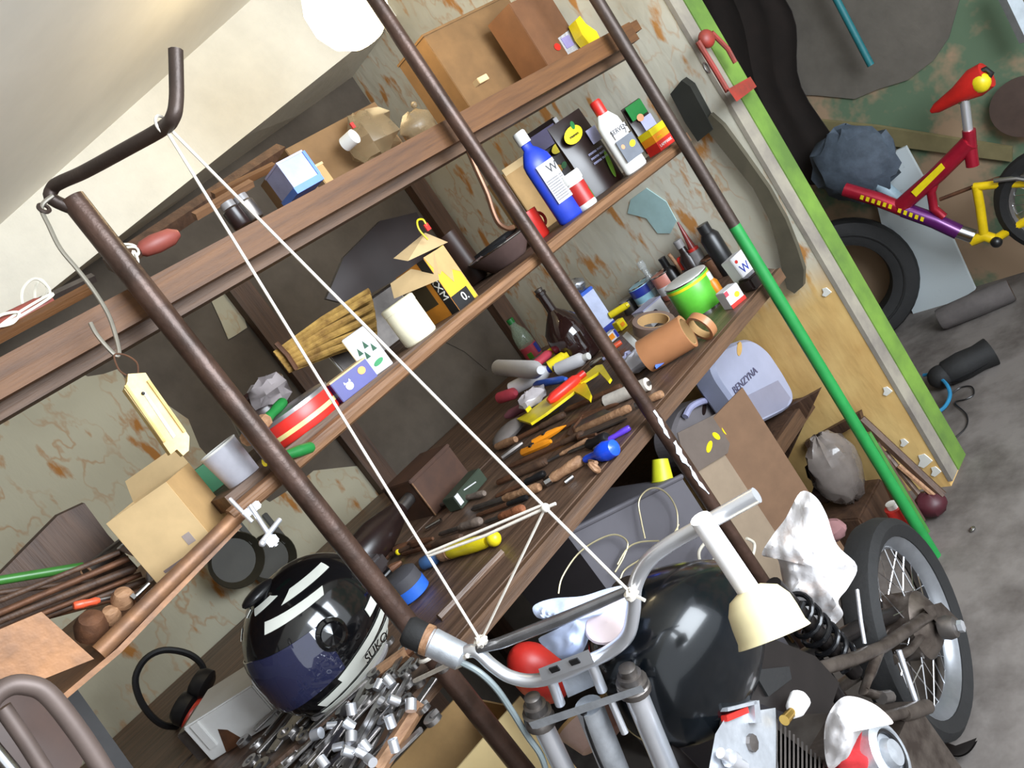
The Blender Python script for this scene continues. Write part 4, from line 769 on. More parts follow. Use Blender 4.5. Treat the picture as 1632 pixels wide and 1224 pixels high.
for k, p in enumerate([(604, 1092), (620, 1086), (628, 1116), (612, 1120), (655, 1124), (560, 1130), (530, 1156), (505, 1170), (556, 1155), (560, 1176), (575, 1200), (555, 1198), (582, 1190), (628, 1188), (622, 1150), (540, 1190), (515, 1215), (590, 1212)]):
    m = Mx.Translation(b(p, .03+.006*(k % 3))) @ Mx.Rotation(rd.uniform(0, 3), 4, 'Z') @ Mx.Rotation(rd.uniform(.3, 1.5), 4, 'Y'); r = rd.uniform(.006, .0095)
    S('socket', 'small chrome socket lying on the wrench heap', 'socket', MB().lathe([(r*.6, -.009), (r, -.009), (r, .009), (r*.65, .009), (r*.65, 0), (0, 0)], seg=16), m_chrome, 'sockets on the wrench heap', local=m)
# ---- helmet
hc = b((575, 1082), 0) + V((0, 0, .135*.97)); face = V((-.97, -.24, 0)).normalized(); up = V((0, 0, 1)); sd = up.cross(face)
HM = Mx(((face.x*.97, sd.x*.97, up.x*.97, hc.x), (face.y*.97, sd.y*.97, up.y*.97, hc.y), (face.z*.97, sd.z*.97, up.z*.97, hc.z), (0, 0, 0, 1)))
m_hel = M('gloss_black_shell', (14, 14, 16), .12, coat=.6); m_helw = M('silver_white_decal', (206, 206, 196), .3, var=.05)
t = T('motorcycle_helmet', 'black full-face helmet with silver-white graphics and tinted visor', 'helmet', HM)
def hsq(q):      # chin bar pushes forward, neck flattened
    x, y_, z = q
    if z < -.02: k = min(1, (-.02-z)/.1); x = x*(1+.12*k)+.012*k if x > 0 else x*(1-.12*k); y_ *= 1-.1*k
    z = max(z, -.115); return V((x, y_, z))
P('shell', MB().ball((0, 0, 0), (.152, .122, .138), 40, 26, squash=hsq), m_hel, t, world=False)
vis = MB(); rows = []
for j in range(9):
    z_ = .055-.115*j/8; row = []
    for i in range(17):
        a = -1.12+2.24*i/16; lz = z_+.02*abs(a)*(-.6 if j < 5 else .3); cs = math.sqrt(max(.02, 1-(lz/.138)**2)); k = min(1, max(0, (-.02-lz)/.1))
        row.append(V((.156*cs*math.cos(a)*(1+.12*k)+.010*k, .126*cs*math.sin(a), lz)))
    rows.append(row)
vis.sheet(rows, -.003); P('visor', vis, M('blue_tint_visor', (34, 36, 60), .05, coat=.8, var=.08), t, 'blue tinted glossy visor', world=False)
def decal(pts, name='decal'):     # (azimuth, height) polygon wrapped on the shell
    rows = []
    (a0, z0), (a1, z1), (a2, z2), (a3, z3) = pts
    for j in range(5):
        v = j/4; row = []
        for i in range(9):
            u = i/8; a = (a0*(1-u)+a1*u)*(1-v)+(a3*(1-u)+a2*u)*v; z_ = (z0*(1-u)+z1*u)*(1-v)+(z3*(1-u)+z2*u)*v
            cs = math.sqrt(max(.0, 1-(z_/.139)**2)); p = hsq(V((.1535*cs*math.cos(a), .1235*cs*math.sin(a), z_))); row.append(p)
        rows.append(row)
    return P(name, MB().sheet(rows, .0012), m_helw, t, world=False)
for s_ in (1, -1):
    decal([(s_*.45, .082), (s_*1.5, .07), (s_*1.6, .082), (s_*.5, .098)]); decal([(s_*.9, .103), (s_*2.0, .092), (s_*2.1, .106), (s_*1.2, .114)]); decal([(s_*.2, .112), (s_*.9, .118), (s_*.7, .124), (s_*.1, .12)])
    decal([(s_*1.0, -.062), (s_*2.2, -.03), (s_*2.25, -.044), (s_*1.05, -.08)]); decal([(s_*.55, -.078), (s_*2.4, -.062), (s_*2.4, -.08), (s_*.6, -.094)]); decal([(s_*.4, -.1), (s_*2.6, -.09), (s_*2.6, -.112), (s_*.4, -.112)]); decal([(s_*1.75, -.004), (s_*2.3, .01), (s_*2.3, -.012), (s_*1.75, -.022)])
    hub = V((.152*math.cos(1.22)*.98, s_*.122*math.sin(1.22)*1.0, .012)); P('visor_hub', MB().lathe([(.03, -.006), (.03, .004), (.024, .008), (.02, .004), (.008, .006), (0, .008)], hub, (hub.x/.152, hub.y/.1, 0), 22), m_hel, t, world=False)
for s_ in (1, -1):
    tm = Mx.Translation(V((-.0, s_*.1185, -.071))) @ Mx.Rotation(math.pi if s_ > 0 else 0, 4, 'Z') @ Mx.Rotation(math.pi/2+.42, 4, 'X'); txt('lettering', 'SUKO', .026, m_hel, t, tm)
P('neck_trim', MB().tube([hsq(V((.152*.6*math.cos(a), .122*.6*math.sin(a), -.2)))*1 for a in [2*math.pi*k/28 for k in range(28)]], .007, 6, True), m_grey, t, world=False)
P('crown_vent', MB().ball((.05, 0, .134), (.04, .022, .012), 14, 8), m_blk, t, world=False)
# ---- ear muffs, white metal box
ym = 2.15
t = T('ear_defenders', 'black ear defenders with a red cup lying beside the white box', 'ear defenders', loc=aty((300, 1140), ym))
P('headband', MB().tube(spline([aty(p, ym+.02) for p in [(325, 1082), (322, 1060), (300, 1042), (262, 1036), (232, 1050), (216, 1080), (222, 1112), (240, 1140), (262, 1156), (285, 1158)]], 4), [.008]*37, 8), m_blk, t)
for p, m, r, nm in (((322, 1090), m_blk, .036, 'ear_cup'), ((296, 1128), m_blk, .04, 'ear_cup')):
    P(nm, MB().lathe([(0, -.022), (r*.8, -.02), (r, -.006), (r, .012), (r*.7, .02), (0, .02)], aty(p, ym-.04), (.35, -.5, -.75), 22, ell=(1.15, .9)), m, t)
P('red_shell', MB().lathe([(.036, .012), (.037, .018), (.028, .034), (0, .038)], aty((298, 1132), ym-.045), (.3, -.45, -.85), 22, ell=(1.15, .9)), pm('ear_red', (196, 60, 42), .35), t, 'red outer shell')
q0 = b((337, 1214), 0); q1 = b((447, 1146), 0); ang = math.degrees(math.atan2(q1.y-q0.y, q1.x-q0.x)); bl_ = (q1-q0).length; bh_ = .092
t = T('metal_box', 'white square metal box with a grey end, before the ear defenders', 'box', Z(q0, ang)); m_en = M('white_enamel', (222, 222, 220), .35, scale=4, c2=(204, 200, 194))
P('body', MB().box((bl_/2, .065, bh_/2), (bl_, .13, bh_), bev=.003), m_en, t, world=False); P('rim', MB().box((bl_*.16, -.002, bh_*.62), (.02, .006, bh_*.7), bev=.001), m_en, t, world=False)
P('end_plate', MB().box((-.02, .07, bh_*.45), (.04, .10, bh_*.8), bev=.003), m_steel, t, world=False); P('rust_patch', MB().prism([V((.04, -.0012, .0)), V((.09, -.0012, .0)), V((.075, -.0012, .04)), V((.06, -.0012, .052))], (0, .001, 0)), m_rustm, t, world=False)
P('hole_ring', MB().torus((-.041, .06, .035), (1, 0, 0), .016, .004, 18, 6), m_blk, t, world=False)
# ---- dark pans hanging at the back wall
for p, r, y_, lb_ in (((372, 893), .085, 2.5, 'dark round cast pan hanging on the wallpaper above the helmet'), ((428, 890), .08, 2.54, 'second dark pan hanging behind the first')):
    c = aty(p, y_); t = T('pan', lb_, 'pan', loc=c); P('dish', MB().lathe([(0, 0), (r*.8, 0), (r, -.035), (r*.97, -.037), (r*.77, -.006), (0, -.005)], c, (0, 1, 0), 30), pm('cast_iron', (54, 50, 40), .5), t); P('handle', MB().box(c+V((r*.9, -.01, .06)), (.02, .01, .12), bev=.003), pm('cast_iron', (54, 50, 40)), t)
# power tool bulk behind helmet
t = T('power_drill', 'dark power drill lying at the back of the bench behind the helmet', 'drill', loc=b((560, 905), 0))
c = b((560, 905), .06); P('motor_body', MB().rod(c, c+V((.22, .05, .01)), [(0, .04), (.05, .05), (.5, .052), (.75, .04), (1, .025)], 18), m_dark, t); P('grip', MB().box(c+V((.03, -.03, -.02)), (.05, .12, .045), bev=.01), m_dark, t); P('chuck', MB().cyl(c+V((.22, .05, .01)), c+V((.27, .06, .012)), .018), m_steel, t)
# ================================================================ MOTORCYCLE hung by its bars
BH = V((.4635, .871, 0)); BU = V((.981, .192, 0)).normalized(); BN = V((-BU.y, BU.x, 0))
def bp(p, off=0): return atp(p, BH+BN*off, BN)
def sz(s, z, off=0): return BH+BU*s+BN*off+V((0, 0, z))
HBD = V((.43, -.9, 0)).normalized(); HBN = V((.9, .43, 0)).normalized()
def hb(p, off=0): return atp(p, BH+HBN*off, HBN)
def proj(w):
    w = w-V((0, 0, H)); c = [w.x*RR[i]+w.y*NN[i]-w.z*DD[i] for i in range(3)]; return (816+F*c[0]/c[2], 612+F*c[1]/c[2])
def depth(w): w = w-V((0, 0, H)); return w.x*RR[2]+w.y*NN[2]-w.z*DD[2]
def atd(p, d): return V((0, 0, H))+ray(*p)*(d/F)
m_tank = M('dark_teal_tank_paint', (7, 11, 15), .2, coat=.25, var=.25, spec=.35); m_frame = M('oily_black_metal', (34, 30, 29), .35, .3, scale=20)
m_alu = M('cast_aluminium', (196, 200, 206), .42, .7, scale=30, bump=.15); m_grime = M('grimy_steel', (110, 100, 92), .4, .7, scale=22, c2=(70, 60, 54))
m_rub = M('black_rubber', (21, 20, 20), .75, scale=30, bump=.2); m_whitepaint = M('white_paint', (236, 232, 230), .4, var=.03)
t = T('motorcycle', 'stripped motorcycle with dark tank, hung by its chrome handlebar from the white rope', 'motorcycle', loc=sz(.42, 0))
P('handlebar', MB().tube(spline([hb(p) for p in [(1206, 789), (1122, 836), (1066, 868), (1030, 898), (1012, 935), (1009, 975), (1000, 1012), (972, 1038), (935, 1056), (890, 1076), (848, 1085), (812, 1078), (784, 1060), (758, 1038), (730, 1040), (690, 1028)]], 5), .0095, 14), m_chrome, t)
P('crossbar', MB().tube([hb(p, -.004) for p in [(762, 1034), (800, 1024), (900, 985), (1008, 938)]], [.007, .0085, .0085, .006], 10), M('brushed_steel', (176, 178, 184), .25, .9, scale=30), t)
g = P('throttle_housing', MB().rod(hb((742, 1050)), hb((652, 1006)), [(0, .012), (.08, .02), (.6, .021), (.62, .019), (.75, .019)], 18), m_alu, t); P('rubber_cap', MB().rod(hb((676, 1018)), hb((646, 1003)), [(0, .0215), (.8, .0225), (1, .018)], 18), m_rub, g); P('collar', MB().rod(hb((686, 1022)), hb((676, 1018)), [(0, .0225), (1, .0225)], 18), m_bwood, g)
P('bar_clamp', MB().hexa([hb(p, -.016) for p in [(858, 1066), (938, 1035), (947, 1056), (864, 1086)]], [hb(p, .016) for p in [(858, 1066), (938, 1035), (947, 1056), (864, 1086)]]), m_chrome, t)
for p in ((884, 1066), (916, 1054)): P('clamp_slot', MB().box(hb(p, -.0165), (.014, .004, .008), Mx.Rotation(-1.1, 3, 'Z')), m_blk, t)
for a_, b_ in (((878, 1082), (893, 1122)), ((942, 1056), (960, 1100))): P('riser', MB().cyl(hb(a_), hb(b_), .0075), m_chrome, t)
P('riser_block', MB().hexa([hb(p, .012) for p in [(893, 1078), (938, 1060), (950, 1092), (905, 1112)]], [hb(p, .03) for p in [(893, 1078), (938, 1060), (950, 1092), (905, 1112)]]), m_alu, t)
P('top_yoke', MB().hexa([hb(p, -.022) for p in [(842, 1152), (1022, 1092), (1028, 1102), (850, 1164)]], [hb(p, .03) for p in [(842, 1152), (1022, 1092), (1028, 1102), (850, 1164)]]), m_alu, t)
for p0, p1, r in (((847, 1108), (862, 1152), .02), ((998, 1062), (1012, 1100), .02)):
    f = P('fork_cap', MB().rod(hb(p0), hb(p1), [(0, .008), (.06, .012), (.3, .012), (.32, .017), (.55, .017), (.58, .022), (.75, .021), (.8, .023), (1, .023)], 18), m_steel, t)
for p0, p1, r, nm in (((862, 1150), (940, 1310), .0155, 'fork_leg'), ((1010, 1098), (1098, 1310), .0165, 'fork_leg')): P(nm, MB().cyl(hb(p0), hb(p0).lerp(hb(p1), 2.2), r, seg=22), m_chrome, t)
P('steering_stem', MB().cyl(hb((938, 1124)), hb((1010, 1300)), .02, seg=20), m_alu, t); P('bolt', MB().cyl(hb((972, 1112), -.01), hb((996, 1168), -.02), .0052), m_chrome, t)
P('headlamp_bracket', MB().tube(spline([hb(p, -.015) for p in [(930, 1135), (945, 1180), (962, 1220), (985, 1260)]], 4), .005, 6), m_blk, t)
P('throttle_cable', MB().tube(spline([hb(p, -.01) for p in [(728, 1052), (762, 1070), (790, 1096), (815, 1132), (840, 1172), (862, 1204), (872, 1240), (878, 1300)]], 5), .0048, 8), M('grey_cable_sheath', (130, 140, 142), .35), t)
# tank
tk = MB(); A = V((.02, .845)); B = V((.35, .785)); ax = (B-A).normalized(); nr = V((-ax.y, ax.x)); NS = 17; NK = 28
vs = []; fs = []
for i in range(NS):
    q = i/(NS-1); e = math.sin(math.pi*min(1, max(0, .02+q*.96)))**.42; hh = .16*e*(1-.45*q); ww = .122*e*(1-.32*max(0, q-.35)); cc = A+(B-A)*q
    for k in range(NK):
        a = 2*math.pi*k/NK; ca, sa = math.cos(a), math.sin(a); ca = math.copysign(abs(ca)**.75, ca); sa_ = math.copysign(abs(sa)**.8, sa)
        w_ = ww*ca*(1+.12*sa); p = cc+nr*(hh*sa_*(1.0 if sa > 0 else .85)); vs.append(sz(p.x, p.y, w_))
for i in range(NS-1):
    for k in range(NK): fs.append([i*NK+k, i*NK+(k+1) % NK, (i+1)*NK+(k+1) % NK, (i+1)*NK+k])
fs += [list(range(NK)), [(NS-1)*NK+k for k in range(NK)]]
tk.add(vs, fs, True); tkp = P('fuel_tank', tk, m_tank, t, 'glossy dark teal-black fuel tank')
cp = sz((A+(B-A)*.3+nr*.136).x, (A+(B-A)*.3+nr*.136).y, 0); cax = BU*nr.x+V((0, 0, nr.y)); P('filler_cap', MB().lathe([(.024, -.004), (.024, .008), (.018, .013), (0, .013)], cp, cax, 20), m_frame, tkp)
P('tank_seam', MB().tube(spline([bp(p, -.08) for p in [(1186, 1000), (1182, 1060), (1160, 1105), (1150, 1160), (1138, 1220)]], 4), .0035, 6), m_steel, t)
# frame
P('frame_tube', MB().tube([sz(.02, .80), sz(.3, .62), sz(.62, .42), sz(.86, .25)], .016, 10), m_frame, t); P('frame_tube', MB().tube([sz(.02, .78), sz(.06, .55), sz(.2, .3), sz(.45, .25)], .016, 10), m_frame, t); P('frame_tube', MB().tube([sz(.28, .66), sz(.44, .5), sz(.42, .28)], .013, 10), m_frame, t)
P('air_box', MB().hexa([bp(p, -.075) for p in [(1180, 1062), (1232, 1018), (1300, 1046), (1338, 1088), (1322, 1136), (1262, 1140), (1196, 1116)]], [bp(p, .09) for p in [(1180, 1062), (1232, 1018), (1300, 1046), (1338, 1088), (1322, 1136), (1262, 1140), (1196, 1116)]]), m_frame, t)
P('air_box_flap', MB().prism([bp(p, -.08) for p in [(1200, 1068), (1258, 1062), (1262, 1082), (1225, 1110)]], BN*.006), m_rub, t)
for c in ((1196, 1078), (1192, 1092)): P('cable_lug', MB().box(bp(c, -.085), (.016, .008, .01), Mx.Rotation(.5, 3, 'Y'), bev=.002), m_silver, t)
# engine
off = -.085
P('cylinder_head', MB().hexa([bp(p, off) for p in [(1118, 1290), (1140, 1170), (1158, 1140), (1236, 1128), (1243, 1290)]], [bp(p, .05) for p in [(1118, 1290), (1140, 1170), (1158, 1140), (1236, 1128), (1243, 1290)]]), m_alu, t)
P('head_bracket', MB().prism([bp(p, off-.012) for p in [(1202, 1118), (1210, 1116), (1214, 1152), (1204, 1152)]], BN*.012), m_alu, t); P('head_bracket', MB().prism([bp(p, off-.012) for p in [(1160, 1128), (1206, 1116), (1207, 1122), (1160, 1134)]], BN*.012), m_alu, t)
P('red_lead', MB().prism([bp(p, off-.006) for p in [(1158, 1140), (1192, 1126), (1194, 1136), (1160, 1150)]], BN*.01), m_red, t)
P('spark_plug', MB().rod(bp((1148, 1200), off-.012), bp((1186, 1222), off-.012), [(0, .007), (.35, .007), (.36, .012), (.6, .012), (.62, .008), (1, .008)], 10), m_chrome, t); P('head_bolt', MB().lathe([(.012, 0), (.012, .006), (0, .008)], bp((1196, 1184), off), -BN, 8), m_steel, t)
for i in range(12):
    p0 = (1238+6.8*i, 1146+5.9*i); P('cooling_fin', MB().hexa([bp((p0[0]-1.6, p0[1]), off), bp((p0[0]+1.6, p0[1]+1), off), bp((p0[0]+1.6, 1290), off), bp((p0[0]-1.6, 1290), off)], [bp((p0[0]-1.6, p0[1]), .06), bp((p0[0]+1.6, p0[1]+1), .06), bp((p0[0]+1.6, 1290), .06), bp((p0[0]-1.6, 1290), .06)]), m_steel, t)
P('fin_core', MB().hexa([bp(p, off+.014) for p in [(1236, 1160), (1318, 1224), (1318, 1290), (1236, 1290)]], [bp(p, .05) for p in [(1236, 1160), (1318, 1224), (1318, 1290), (1236, 1290)]]), m_frame, t)
P('crankcase', MB().hexa([sz(.12, .2, -.1), sz(.5, .14, -.1), sz(.52, .32, -.08), sz(.2, .42, -.08)], [sz(.12, .2, .1), sz(.5, .14, .1), sz(.52, .32, .08), sz(.2, .42, .08)]), m_grime, t)
cc = bp((1402, 1206), -.12); cv = P('engine_cover', MB().lathe([(.052, .0), (.05, .02), (.038, .026), (.034, .016), (.024, .018), (.02, .03), (0, .032)], cc, -BN+V((.1, 0, .25)), 28), m_alu, t, 'bright round engine cover'); P('cover_ring', MB().torus(cc+(-BN)*.02+V((.0, 0, .006)), -BN+V((.1, 0, .25)), .036, .004, 26, 6), m_blk, cv)
c = bp((1268, 1128), -.1); P('brass_fitting', MB().cyl(c, bp((1250, 1148), -.1), .006, .008), M('brass', (196, 160, 84), .25, .9), t); P('fuel_filter', MB().rod(bp((1262, 1140), -.1), bp((1278, 1108), -.1), [(0, .006), (.3, .014), (.8, .016), (1, .008)], 14), m_whitepaint, t)
# shock absorber
A = bp((1256, 958), -.03); B = bp((1340, 1048), -.03); axs = (B-A).normalized(); uu, ww, _ = frame(axs); L_ = (B-A).length; tn = 6.2
P('shock_spring', MB().tube([A+axs*(L_*k/92)+uu*(.03*math.cos(2*math.pi*tn*k/92))+ww*(.03*math.sin(2*math.pi*tn*k/92)) for k in range(93)], .0052, 8), M('black_gloss_spring', (26, 26, 28), .18, .4), t); P('shock_body', MB().cyl(A-axs*.05, B+axs*.05, .016), m_frame, t)
# swing arm and stays
def bar(name, pts, r, mat, off=-.06, seg=10): return P(name, MB().tube([bp(p, off) for p in pts], r, seg), mat, t)
bar('swing_arm', [(1300, 1068), (1360, 1050), (1405, 1032), (1484, 978)], .0125, m_grime); bar('swing_arm', [(1330, 1100), (1390, 1060), (1500, 1000)], .0125, m_grime, .06)
bar('foot_rest_bracket', [(1402, 1036), (1388, 1072), (1376, 1102), (1412, 1112)], .0095, m_grime); bar('torque_arm', [(1432, 1036), (1450, 1090), (1464, 1132)], .0058, m_chrome, -.07); bar('foot_rest', [(1360, 1150), (1400, 1145), (1470, 1128)], .011, m_grime, -.08); bar('chain_guard', [(1366, 940), (1372, 990), (1378, 1026)], .004, m_chrome, -.05)
P('rest_rubber', MB().rod(bp((1440, 1138), -.08), bp((1478, 1126), -.08), [(0, .013), (.3, .015), (1, .014)], 12), m_grime, t)
bar('brake_rod', [(1404, 1112), (1418, 1110)], .012, m_steel, -.07); bar('stay', [(1424, 1052), (1450, 1036), (1476, 1004)], .009, m_grime, -.04)
# rear wheel
wc = bp((1448, 998)); wr = wc.z-.002
w = P('rear_tyre', MB().lathe([(wr*.80, -.03), (wr*.9, -.042), (wr*.97, -.03), (wr, 0), (wr*.97, .03), (wr*.9, .042), (wr*.80, .03), (wr*.79, 0), (wr*.80, -.03)], wc, BN, 48), m_rub, t)
P('rim', MB().lathe([(wr*.80, -.027), (wr*.815, -.03), (wr*.77, -.022), (wr*.72, -.012), (wr*.70, 0), (wr*.72, .012), (wr*.77, .022), (wr*.815, .03), (wr*.80, .027), (wr*.80, -.027)], wc, BN, 48), M('dull_alloy_rim', (140, 142, 146), .3, .7, scale=12), w)
sp = MB()
for k in range(32):
    a = 2*math.pi*k/32; a2 = a+(.5 if k % 2 else -.5); s_ = .025 if (k//2) % 2 else -.025
    pa = wc+BU*(wr*.71*math.cos(a))+V((0, 0, wr*.71*math.sin(a))); pb = wc+BU*(wr*.26*math.cos(a2))+V((0, 0, wr*.26*math.sin(a2)))+BN*s_; sp.tube([pa, pb], .0015, 4)
P('spokes', sp, m_silver, w, stuff=True)
P('hub', MB().lathe([(.02, -.06), (.05, -.055), (wr*.3, -.035), (wr*.3, .035), (.05, .055), (.02, .06)], wc, BN, 28), m_grime, w)
ac = bp((1512, 1000), -.085); P('axle_adjuster', MB().lathe([(.012, -.02), (.024, -.016), (.026, 0), (.022, .014), (.01, .02)], ac, -BN, 16), m_steel, t); P('axle_nut', MB().lathe([(.013, .02), (.013, .03), (0, .031)], ac, -BN, 6), m_chrome, t)
P('axle', MB().cyl(wc-BN*.085, wc+BN*.085, .009), m_steel, t); P('axle_plate', MB().hexa([bp(p, -.07) for p in [(1470, 968), (1500, 960), (1530, 990), (1510, 1010)]], [bp(p, -.06) for p in [(1470, 968), (1500, 960), (1530, 990), (1510, 1010)]]), m_grime, t)
P('rear_mudguard_stub', MB().lathe([(wr*1.08, -.045), (wr*1.12, 0), (wr*1.08, .045), (wr*1.07, .043), (wr*1.1, 0), (wr*1.07, -.043)], wc, BN, 20, math.radians(95), math.radians(150), ref=(BU.x, BU.y, 0)), m_frame, t)
# ---------------------------------------------------------------- things lying on the motorcycle
def cloth(name, label, pts, place, mat, amp=.012, thick=.03, seed=1, rings=14, sub=5, dome=.03):
    rd = random.Random(seed); out = spline([V((p[0], p[1], 0)) for p in pts], sub, True); n = len(out); c = sum(out, V((0, 0, 0)))/n
    ph = [rd.uniform(0, 6.28) for _ in range(8)]; fr = [rd.choice((2, 3, 4, 5, 7)) for _ in range(8)]
    mb = MB(); vs = []; fs = []
    for side in (0, 1):
        base = len(vs)
        for r_ in range(rings+1):
            q = r_/rings
            for i in range(n):
                p = c+(out[i]-c)*q; a = 2*math.pi*i/n
                fold = (noise.noise(V((p.x*.028, p.y*.028, seed)))+.6*noise.noise(V((p.x*.06, p.y*.06, seed+9)))-.8*abs(noise.noise(V((p.x*.035, p.y*.02, seed+3))))-.5*abs(noise.noise(V((p.x*.09+p.y*.03, p.y*.05, seed+5)))))
                o = (dome*(1-q**2)*(1 if side == 0 else -.5)) + amp*2.0*fold*(.25+q*.75) + (thick*.5*(1-q**3) if side == 0 else -thick*.5*(1-q**3))
                vs.append(place((p.x, p.y), -o))
        for r_ in range(rings):
            for i in range(n):
                j = (i+1) % n; f = [base+r_*n+i, base+r_*n+j, base+(r_+1)*n+j, base+(r_+1)*n+i]; fs.append(f if side == 0 else f[::-1])
    k = (rings+1)*n
    for i in range(n):
        j = (i+1) % n; fs.append([rings*n+i, rings*n+j, k+rings*n+j, k+rings*n+i])
    mb.add(vs, fs, True); S(name, label, 'cloth', mb, mat)
m_rag = M('white_rag_cloth', (214, 210, 210), .9, scale=16, c2=(184, 162, 148), thr=.6, soft=.1, bump=.3); m_rag2 = M('blue_white_rag', (196, 208, 236), .9, scale=10, var=.08, bump=.3)
def vplace(d0, dx=0, dy=0, c=(0, 0)): return lambda p, o: atd(p, d0+dx*(p[0]-c[0])+dy*(p[1]-c[1])+o)
d1 = depth(bp((1290, 890), -.05))
cloth('rag', 'big white crumpled rag draped over the seat frame above the spring', [(1276, 784), (1300, 792), (1318, 822), (1334, 868), (1366, 902), (1352, 936), (1336, 958), (1344, 978), (1334, 992), (1318, 1000), (1290, 982), (1256, 962), (1246, 920), (1238, 890), (1214, 884), (1232, 852), (1252, 826)], vplace(d1-.02, 0, .0004, (1290, 890)), m_rag, .012, .04, 3)
d2 = depth(bp((1360, 1160), -.14))
cloth('rag', 'white rag hanging over the red cloth by the round engine cover', [(1336, 1116), (1360, 1110), (1396, 1124), (1424, 1152), (1398, 1156), (1374, 1166), (1362, 1186), (1352, 1206), (1340, 1216), (1322, 1226), (1314, 1196), (1316, 1150)], vplace(d2), m_rag, .010, .03, 5)
cloth('rag', 'red cloth lying under the white rag at the engine', [(1328, 1150), (1352, 1124), (1374, 1150), (1372, 1196), (1392, 1214), (1384, 1246), (1330, 1250), (1318, 1230)], vplace(d2+.045), M('red_cloth', (196, 44, 48), .9, bump=.2), .006, .02, 8)
d3 = depth(hb((930, 1000), 0))
cloth('rag', 'blue-white rag tucked beneath the handlebar crossbar', [(850, 966), (880, 954), (928, 950), (968, 938), (1000, 934), (1006, 956), (985, 974), (945, 990), (940, 1012), (926, 1042), (900, 1052), (880, 1040), (858, 1018), (890, 1004), (880, 990), (856, 984)], vplace(d3+.06), m_rag2, .010, .03, 11)
S('saucer', 'pinkish white oval saucer resting between rag and tank', 'saucer', MB().lathe([(.034, -.008), (.038, 0), (.034, .006), (0, .01)], atd((972, 992), d3+.03), -HBN+V((.1, -.3, .9)), 26, ell=(1, .7)), pm('pinkish_white', (226, 208, 208), .4, var=.04))
# white stick with cream cup lying across the handlebar
d4 = depth(hb((1122, 836)))
A = atd((1116, 826), d4-.028); B = atd((1222, 984), d4+.01); t = T('plunger', 'white stick with a cream cup-shaped head leaning across the handlebar end', 'plunger', loc=B)
P('handle', MB().rod(A, A.lerp(B, .93), [(0, .0125), (1, .0135)], 14), m_whitepaint, t)
cA = atd((1203, 952), d4-.004); cB = atd((1234, 1016), d4-.02); cl = (cB-cA).length
P('cup', MB().lathe([(.013, -.012), (.03, -.004), (.038, cl*.2), (.040, cl*.5), (.041, cl*.85), (.044, cl), (.041, cl), (.037, cl*.85), (.034, cl*.3), (0, cl*.2)], cA, cB-cA, 30, ell=(1, .9)), M('cream_rubber', (216, 202, 158), .6, var=.06), t, 'cream cup-shaped head')
# rope
h0 = aty((262, 203), 1.0); kA = hb((766, 1022), -.012); kB = hb((1006, 946), -.012)
def online(a, c, px):
    best = min((k/400 for k in range(401)), key=lambda q: (proj(a.lerp(c, q))[0]-px[0])**2+(proj(a.lerp(c, q))[1]-px[1])**2); return a.lerp(c, best)
t = T('rope', 'white rope from the hook rod tied to both sides of the chrome handlebar', 'rope', loc=h0)
m_rope = M('white_rope', (222, 214, 202), .85, scale=60, var=.1); K = online(h0, kB, (834, 843)); K2 = online(h0, kA, (700, 874))
P('strand', MB().tube([h0, kA], .0021, 6), m_rope, t); P('strand', MB().tube([h0+V((.004, 0, 0)), K, kB], .0021, 6), m_rope, t); P('strand', MB().tube([K, kA], .0019, 6), m_rope, t)
P('strand', MB().tube([K2, K2.lerp(K, .5)+V((0, 0, -.004)), K, K+(K-K2)*.08], .0021, 6), m_rope, t); P('strand', MB().tube([K2+V((0, 0, .004)), K+V((0, 0, .005))], .0019, 6), m_rope, t)
P('knot', MB().ball(K, .006, 10, 7), m_rope, t); P('knot', crumple(kA, .009, 2, (1, 1, .8)), m_rope, t); P('knot', crumple(kB, .009, 6, (1, 1, .8)), m_rope, t); P('loose_end', MB().tube([kB, hb((1028, 957), -.02)], .0025, 6), m_rope, t)
P('hook_loop', MB().torus(h0+V((0, 0, .004)), (.5, -.9, -.3), .0115, .002, 18, 6), m_rope, t)
pw = aty((656, 1088), YP-.02); P('strand', MB().tube([hb((745, 1045), -.012), pw+V((.004, -.004, 0))], .0035, 6), m_rope, t); P('pole_loop', MB().torus(V((px_l, YP, pw.z)), (.1, .1, 1), .0215, .0035, 22, 6), m_rope, t)
# ---------------------------------------------------------------- wire hook and cream holder on the thick pole
t = T('wire_hook', 'long bent steel wire hook hanging from the top of the thick pole', 'hook', loc=aty((70, 335), 1.2))
P('wire', MB().tube(spline([aty(p, 1.2) for p in [(84, 312), (66, 330), (78, 360), (96, 396), (124, 430), (150, 464), (172, 500), (184, 534), (190, 562), (184, 566), (166, 548), (152, 530), (144, 514)]], 5), .0032, 8), M('bright_wire', (178, 172, 160), .3, .85), t)
P('eyelet', MB().torus(aty((70, 332), 1.2), (.4, -.8, .2), .007, .003, 16, 6), m_rust2, t)
y = 1.19; t = T('hanging_holder', 'cream plastic slotted holder hanging from the wire hook', 'holder', loc=aty((250, 660), y)); m_crm = M('aged_cream_plastic', (226, 202, 140), .5, scale=18, c2=(200, 166, 100))
o_ = [(203, 608), (204, 596), (232, 594), (250, 622), (294, 684), (302, 696), (301, 718), (292, 726), (282, 716), (272, 724), (258, 704), (198, 620)]
P('plate', MB().prism([aty(p, y) for p in o_], (0, .016, 0)), m_crm, t); P('slot', MB().prism([aty(p, y-.001) for p in [(226, 624), (232, 624), (280, 694), (276, 699)]], (0, .0012, 0)), m_grey, t); P('slot_hole', MB().ball(aty((228, 627), y-.001), .0025), m_blk, t)
